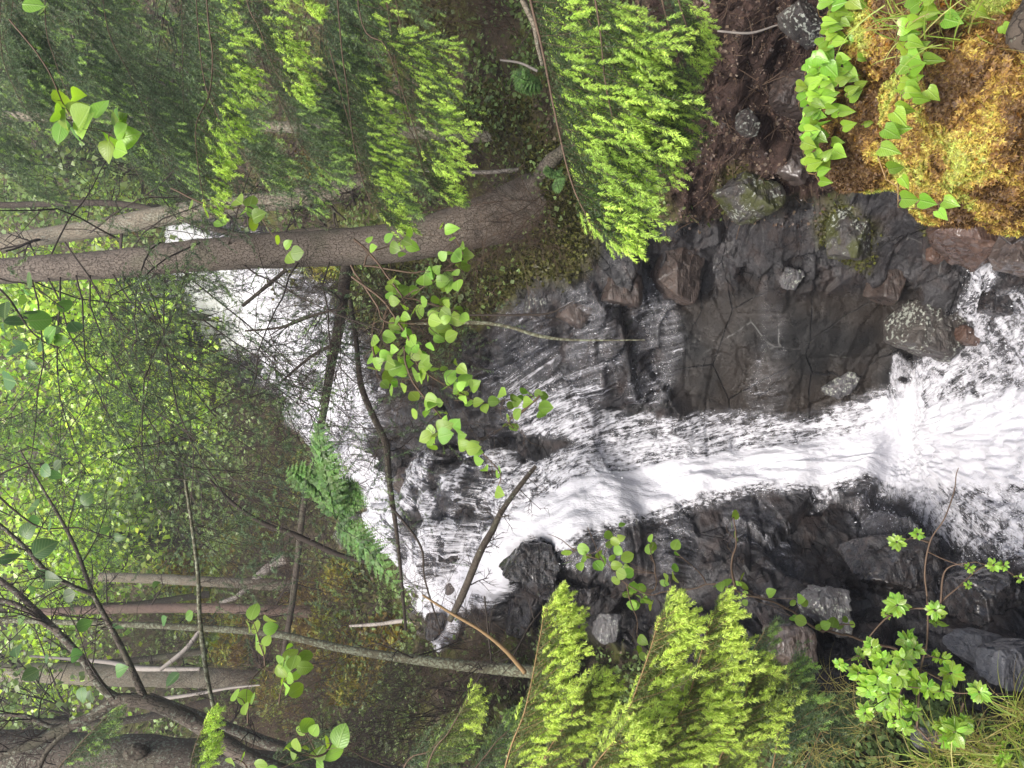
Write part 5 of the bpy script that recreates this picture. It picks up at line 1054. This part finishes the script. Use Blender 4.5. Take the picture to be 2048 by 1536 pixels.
# background conifers in the dark wood
CN = [(0,150,12,'at the top left corner'),(-50,330,14,'at the left edge above the two trunks'),(420,180,10.5,'behind the arching bright bough'),(500,60,9,'at the top edge behind the layered boughs'),(200,240,11,'behind the hazel leaves'),(350,330,11.5,'near the paler trunk')]
cprot = []
rs = np.random.RandomState(77)
for k, (x, y, d, lb_) in enumerate(CN):
    c = P1(x, y, d)
    if k < 2:
        tt = thing('spruce_tree', c, 'dim spruce ' + lb_, 'spruce', 'dim spruces in the dark wood'); H = 5.0
        mb = MB(); tube(mb, np.array([[0, 0, -3], [0, 0, 0], [0, 0, 2.5]]), [0.09, 0.06, 0.02], 8); o = mb.build('trunk', BARK_DARK); o.parent = tt
        A_, B_ = [], []; wb = MB()
        for j in range(150):
            h = rs.uniform(-2.6, 2.4); L = (2.6 - h) * 0.27 + 0.15; a_ = rs.uniform(0, 6.3); dv = np.array([math.cos(a_), math.sin(a_), -0.25]); p0 = np.array([0, 0, h])
            tube(wb, np.array([p0, p0 + dv * L * 0.5 + (0, 0, 0.03), p0 + dv * L]), [0.009, 0.006, 0.002], 3, cap=False)
            for q in range(int(L * 22)):
                t_ = rs.uniform(0.15, 1); b_ = p0 + dv * L * t_; e = b_ + nrm(dv * 0.6 + rs.normal(0, 0.5, 3) + (0, 0, -0.6)) * 0.16; A_.append(b_); B_.append(e)
        nb = MB(); needles(nb, np.array(A_), np.array(B_), rs.uniform(0, 0.7, len(A_)), rs, 110, 0.035, 0.008, 0.3)
        o = nb.build('crown', NEEDLE_D, smooth=False); o.parent = tt; o = wb.build('branches', TWIG); o.parent = tt
        cprot.append(tt)
    else:
        src = cprot[k % 2]; tt = src.copy(); sc.collection.objects.link(tt); tt['label'] = 'dim spruce ' + lb_
        for ch in list(src.children):
            c2 = ch.copy(); sc.collection.objects.link(c2); c2.parent = tt
        tt.location = c; tt.rotation_euler = (0, 0, k * 1.3); s_ = rs.uniform(0.8, 1.1); tt.scale = (s_, s_, s_)

# ------------------------------------------------------------------ ground plants, moss tufts, litter (uncountable)
def scatter(mask, n, seed, lim=None):
    rs = np.random.RandomState(seed); pr = mask.copy()
    vis = (gx > -120) & (gx < 2150) & (gy > -120) & (gy < 1650); pr = np.where(vis, pr, 0).ravel(); pr = pr / pr.sum()
    s_ = rs.choice(pr.size, n, p=pr); i, j = np.unravel_index(s_, gx.shape)
    return TP[i, j] + rs.normal(0, 0.004, (n, 3)) * (GD[i, j] / 4)[:, None], TN[i, j], GD[i, j], rs
# moss tufts
p_, n_, d_, rs = scatter(moss ** 2 * (gx > 500), 26000, 1)
mb = MB(); sz = 0.0035 * np.clip(d_, 3, 12); leaves(mb, p_, n_ + rs.normal(0, 0.7, p_.shape), rs.normal(size=p_.shape), sz * 1.4, 'far', rs, a0=np.clip(rs.normal(0.5, 0.25, len(p_)), 0, 1))
tag(mb.build('moss', MOSSG), 'dark green and olive moss cushions on the rocks and banks', 'moss', kind='stuff')
FARMOSS = foliage_mat('moss_far', [(0, (0.16, 0.10, 0.02)), (0.5, (0.30, 0.25, 0.03)), (1, (0.26, 0.36, 0.05))], 0.6, 0.3)
fm = np.zeros(gx.shape)
for (mx, my, mr) in [(560,985,50),(580,940,30),(520,1040,50),(420,1110,60),(395,1180,40),(340,1150,30),(600,1190,40),(690,1160,36),(470,1280,50),(640,1260,50),(560,1400,50),(700,1350,60),(240,410,50),(640,330,40),(640,540,50),(380,1230,40),(760,1280,40),(420,950,40)]:
    fm = np.maximum(fm, sstep(1.3, 0.3, np.hypot(gx - mx, gy - my) / mr + wig / 160))
p_, n_, d_, rs = scatter(fm * (1 - rock), 40000, 14)
mb = MB(); leaves(mb, p_ + n_ * rs.uniform(0, 0.06, (len(p_), 1)), np.array([0, 0, -0.6]) + n_ * 0.5 + rs.normal(0, 0.4, p_.shape), n_ + rs.normal(0, 0.4, p_.shape), 0.0085 * np.clip(d_, 4, 16) * rs.uniform(0.5, 1.3, len(p_)), 'spike', rs, a0=np.clip((fbm(p_ * 1.5, 3, 8) - 0.5) * 2.5 + 0.5 + rs.normal(0, 0.12, len(p_)), 0, 1))
tag(mb.build('moss', FARMOSS), 'golden and lime moss and grass tussocks on the far slope', 'moss', kind='stuff')
# forest floor plants
fl_ = (1 - rock) * (1 - earth) * (0.3 + sstep(0.5, 0.62, fbm(BP * 0.9, 3, 55))) * (1 + 0 * gx)
p_, n_, d_, rs = scatter(fl_, 48000, 2)
mb = MB(); up = np.array([0, 0, 1.0]); leaves(mb, p_ + up * rs.uniform(0, 0.12, (len(p_), 1)), rs.normal(size=p_.shape) + up * 0.4, up + rs.normal(0, 0.5, p_.shape), 0.0065 * np.clip(d_, 4, 16) * rs.uniform(0.5, 1.2, len(p_)), 'far', rs)
tag(mb.build('undergrowth', LEAF_FARD), 'low green leaves and grass covering the forest slope', 'undergrowth', kind='stuff')
LITTER = foliage_mat('litter_leaf', [(0, (0.05, 0.03, 0.02)), (0.5, (0.12, 0.075, 0.05)), (0.85, (0.15, 0.11, 0.075)), (1, (0.26, 0.21, 0.17))], 0.6, 0.05)
p_, n_, d_, rs = scatter((1 - rock) * 0.6 + earth * 0.7, 30000, 3)
mb = MB(); leaves(mb, p_, nrm(np.cross(n_, rs.normal(size=p_.shape))) + n_ * 0.2, n_ + rs.normal(0, 0.4, p_.shape), 0.004 * np.clip(d_, 3, 14) * rs.uniform(0.4, 1.5, len(p_)), 'far', rs)
tag(mb.build('leaf_litter', LITTER), 'brown dead leaves and needles on the forest floor and earth bank', 'litter', kind='stuff')
mb = MB(); p_, n_, d_, rs = scatter((1 - rock) * (0.5 + earth), 2600, 4)
for a_, n0, dd in zip(p_, n_, d_):
    dv = nrm(np.cross(n0, rs.normal(size=3)) + n0 * rs.uniform(0, 0.5)); L = rs.uniform(0.05, 0.25) * dd / 6; tube(mb, np.array([a_, a_ + dv * L * 0.5 + rs.normal(0, 0.01, 3), a_ + dv * L]), [0.0006 * dd] * 3, 3, cap=False)
tag(mb.build('fallen_twigs', TWIG_B), 'small dead twigs strewn over the slope', 'twigs', kind='stuff')
# gravelly debris on the earth bank
mb = MB(); p_, n_, d_, rs = scatter(earth * (1 - rock * 0.6) , 1500, 5); V0, F0 = ico(1)
for a_ in p_:
    s_ = rs.lognormal(-5.2, 0.6); V = V0 * (1 + rs.normal(0, 0.18, (len(V0), 1))) * s_ * rs.uniform(0.5, 1.2, 3); mb.add(V + a_, F0)
tag(mb.build('gravel', R_BROWN, smooth=False), 'small stones and crumbs in the brown earth bank', 'gravel', kind='stuff')

# ------------------------------------------------------------------ foreground moss bank (upper right of the picture)
def blobsurf(c, R, seed, sub=6):
    V, F = ICO6; q = V * R; r = 1 + 0.22 * (fbm(V * 3.0 + seed, 4, seed) - 0.5) * 2 + 0.06 * (fbm(V * 9 + seed, 3, seed) - 0.5) * 2
    return c + q * r[:, None], F
m, t = mat('moss_bed'); N = NT(t); p = N.pos(); n1 = N.noise(p, 14, 5, 0.6); n2 = N.noise(p, 160, 4, 0.7)
col = N.ramp(N.math('ADD', N.math('MULTIPLY', n1, 0.75), N.math('MULTIPLY', n2, 0.25)), [(0.35, (0.10, 0.04, 0.008)), (0.5, (0.24, 0.10, 0.012)), (0.65, (0.34, 0.24, 0.02))])
N.out(N.bsdf(col, 0.8, N.bump(n2, 1.0, 0.006), 0.2).outputs[0]); MOSSBED = m
star_n = 7
def moss_mound(label, c, R, seed, n_star, bias=0.0, sz=0.0075):
    tt = thing('moss_mound', c, label, 'moss'); V, F = blobsurf(c, np.array(R), seed); mb = MB(); mb.add(V, F); fit(mb.build('cushion', MOSSBED), tt)
    rs = np.random.RandomState(seed); tri = V[F]; nn = np.cross(tri[:, 1] - tri[:, 0], tri[:, 2] - tri[:, 0]); ar = np.linalg.norm(nn, axis=1); nn = nn / ar[:, None]
    nn *= np.sign((nn * (tri.mean(1) - c)).sum(1))[:, None]
    face = ((nn * (ORG - tri.mean(1))).sum(1) > -0.35) | (nn[:, 2] > 0.3); pr = ar * face; s_ = rs.choice(len(F), n_star, p=pr / pr.sum())
    w_ = rs.dirichlet((1, 1, 1), n_star); base = (tri[s_] * w_[..., None]).sum(1); no = nn[s_]
    h = rs.uniform(0.0, 0.007, n_star) ; top = base + no * h[:, None]
    hue = np.clip((fbm(base * 11 + seed, 3, seed) - 0.5) * 3.2 + 0.42 + bias + rs.normal(0, 0.16, n_star) + 0.0, 0, 1)
    th_ = (np.arange(star_n) * 2 * math.pi / star_n)[None] + rs.rand(n_star)[:, None] * 6
    a1 = nrm(np.cross(no, rs.normal(size=no.shape))); a2 = np.cross(no, a1)
    dirs = (a1[:, None] * np.cos(th_)[..., None] + a2[:, None] * np.sin(th_)[..., None] + no[:, None] * rs.uniform(0.2, 1.0, (n_star, star_n, 1))).reshape(-1, 3)
    nb = MB(); leaves(nb, np.repeat(top, star_n, 0), dirs, np.repeat(no, star_n, 0), sz * 1.25 * rs.uniform(0.6, 1.2, n_star * star_n), 'spike', rs, a0=np.repeat(hue, star_n))
    fit(nb.build('moss_stars', MOSS), tt); return tt
moss_mound('orange moss cushion bulging from the bank, nearest the brown earth', P1(1745, 275, 1.85), (0.125, 0.15, 0.125), 3, 10000, -0.12, 0.0068)
moss_mound('large yellow and orange moss cushion filling the upper right corner', P1(1975, 220, 1.55), (0.20, 0.2, 0.17), 4, 20000, 0.08, 0.0068)
moss_mound('small orange moss lobe hanging below the large cushion', P1(1930, 375, 1.62), (0.075, 0.1, 0.10), 5, 4000, -0.05)
moss_mound('moss cushion under the grass at the top edge', P1(1830, 40, 1.72), (0.15, 0.16, 0.12), 6, 7000, 0.1, 0.0068)
moss_mound('patch of green-yellow moss at the right edge below the large cushion', P1(2040, 415, 1.65), (0.05, 0.08, 0.05), 7, 1500, 0.35)
# the earth under the moss
V, F = blobsurf(P1(2120, 130, 1.95), np.array((0.40, 0.38, 0.50)), 12); mb = MB(); mb.add(V, F); o = mb.build('earth_bank', R_BROWN); tag(o, 'dark overhanging earth under the orange moss', kind='structure')
mb = MB(); p0 = P1(2040, 60, 1.38); tube(mb, smoothline([P1(2100, -30, 1.4), P1(2045, 60, 1.37), P1(2042, 130, 1.39)], 20), np.linspace(0.03, 0.018, 20), 14, 0.25, 25); tag(mb.build('old_root', BARK_DARK), 'black piece of old root poking from the moss at the right edge', 'root')
# may lilies
def lily(name, label, pts, d, size, seed):
    rs = np.random.RandomState(seed); tt = thing(name, P1(pts[0][0], pts[0][1], d), label, 'plant')
    rj = np.random.RandomState(seed + 50); A = np.array(pts, float); A = np.vstack([A, A[rj.randint(0, len(A), int(len(A) * 0.6))] + rj.normal(0, 16, (int(len(A) * 0.6), 2))]); n = len(A)
    pos = P(A[:, 0], A[:, 1], np.full(n, d) + rs.normal(0, 0.015, n)); dirs = nrm(DOWN * 0.9 + RIGHT * rs.normal(-0.1, 0.5, (n, 1)) - VIEW * 0.25 + rs.normal(0, 0.15, (n, 3)))
    sz = size * d / FPX * rs.uniform(0.8, 1.2, n); pos = pos - dirs * sz[:, None] * 0.4
    lb = MB(); leaves(lb, pos, dirs, nrm(-VIEW * 0.8 + np.array([0, 0, 0.7]) + rs.normal(0, 0.3, (n, 3))), sz, 'heart', rs); wb = MB()
    for q, s_ in zip(pos, sz): tube(wb, smoothline([q, q + VIEW * 0.02 + (0, 0, -0.005), q + VIEW * 0.06 + (0, 0, -0.03)], 6), [0.0012] * 6, 4, cap=False)
    od = np.argsort(A[:, 1] + 0.2 * A[:, 0]); rn = pos[od] + VIEW * 0.058 + (0, 0, -0.028); tube(wb, rn, [0.0015] * len(rn), 4, cap=False)
    fit(wb.build('stems', TWIG_O), tt); fit(lb.build('foliage', LEAF_SHRUB), tt)
l1 = Z3([(1080,50),(1100,20),(1130,120),(1050,110),(1090,90),(1180,20),(1250,90),(1240,120),(1200,190),(1060,180),(1030,230),(1010,300),(1040,330),(980,310),(1000,380),(1060,360),(1150,340),(1220,300),(1100,370),(1165,390),(1030,420),(960,450),(1010,470),(930,500),(980,530),(1040,520),(1050,470),(960,570),(1000,590),(940,640),(990,680),(1020,640),(960,700),(1010,710),(950,760),(1000,790),(1040,790),(980,810),(1000,850),(1030,930),(1215,430),(1170,460),(1150,640),(1090,730),(1120,60),(1080,140),(1100,210),(1080,260),(1120,300),(1050,280),(1080,420),(1090,330),(1060,560),(1030,10),(1160,80),(1040,150),(990,350),(970,390),(990,440),(945,470),(970,490),(950,610),(980,640),(960,670)])
l2 = Z3([(1500,20),(1540,10),(1500,110),(1690,100),(1830,60),(1450,130),(1440,240),(1490,220),(1450,340),(1580,310),(1490,400),(1450,450),(1480,470),(1520,500),(1440,560),(1410,600),(1370,680),(1410,660),(1350,760),(1390,860),(1440,930),(1460,1020),(1670,1040),(1960,150),(1560,60),(1460,170),(1480,290),(1500,340)])
lily('may_lily', 'dense row of glossy heart-shaped leaves edging the orange moss', l1, 1.72, 28, 1)
lily('may_lily', 'second line of heart-shaped leaves in the groove between the moss cushions', l2, 1.40, 35, 2)
# grass
def grass(label, pts, d, n, L, seed, a=(0, 0.6), wdt=0.003, dirb=None):
    rs = np.random.RandomState(seed); mb = MB(); A = np.array(pts, float)
    for k in range(n):
        c = A[rs.randint(len(A))] + rs.normal(0, 18, 2); b = P1(c[0], c[1], d + rs.normal(0, 0.06)); dv = nrm((np.array([0, 0, 0.7]) if dirb is None else dirb) + rs.normal(0, 0.6, 3)); l_ = L * rs.uniform(0.4, 1.2)
        u = np.linspace(0, 1, 7)[:, None]; pts_ = b + dv * l_ * u + np.array([0, 0, -1]) * l_ * 0.55 * u ** 2; s_ = nrm(np.cross(dv, VIEW + rs.normal(0, 0.3, 3))) * wdt * 0.5 * (1 - u ** 2 * 0.95)
        V = np.stack([pts_ - s_, pts_ + s_], 1).reshape(-1, 3); i = np.arange(6)[:, None] * 2; F = i + np.array([0, 1, 3, 2])[None]
        mb.add(V, F, rs.uniform(*a), rs.rand())
    o = mb.build('grass', GRASS, smooth=True); tag(o, label, 'grass', kind='stuff')
grass('long yellow-green grass blades over the moss in the upper right corner', [(1790,20),(1850,30),(1900,60),(1960,30),(1850,90),(2000,40)], 1.45, 150, 0.16, 1, (0.1, 1.0), 0.0022)
grass('dry straw-coloured grass in the lower right corner', [(1900,1500),(1960,1490),(2020,1470),(1860,1530),(2000,1530),(2040,1420)], 2.3, 420, 0.22, 2, (0.0, 0.9), 0.003)
grass('brown dry stalks between the spruce sprays and the glossy shrub', [(1680,1500),(1740,1450),(1640,1400),(1780,1520),(1620,1500),(1700,1380)], 2.7, 260, 0.2, 3, (0.0, 0.3), 0.0022)


# ------------------------------------------------------------------ damp air
m, t = mat('damp_air'); N = NT(t); pv = N.n('ShaderNodeVolumePrincipled'); pv.inputs['Color'].default_value = (0.9, 0.93, 1.0, 1); pv.inputs['Density'].default_value = 0.004; pv.inputs['Anisotropy'].default_value = 0.2
o_ = N.n('ShaderNodeOutputMaterial'); N.l(pv.outputs[0], o_.inputs[1])
lo, hi = np.array([-26., -4., TP[..., 2].min() - 1.0]), np.array([26., 40., TP[..., 2].max() + 1.5])
c8 = np.array([[x, y, z] for x in (lo[0], hi[0]) for y in (lo[1], hi[1]) for z in (lo[2], hi[2])])
mb = MB(); mb.add(c8, [(0, 1, 3, 2), (4, 6, 7, 5), (0, 4, 5, 1), (2, 3, 7, 6), (0, 2, 6, 4), (1, 5, 7, 3)]); o = mb.build('haze', m, smooth=False); tag(o, kind='stuff')
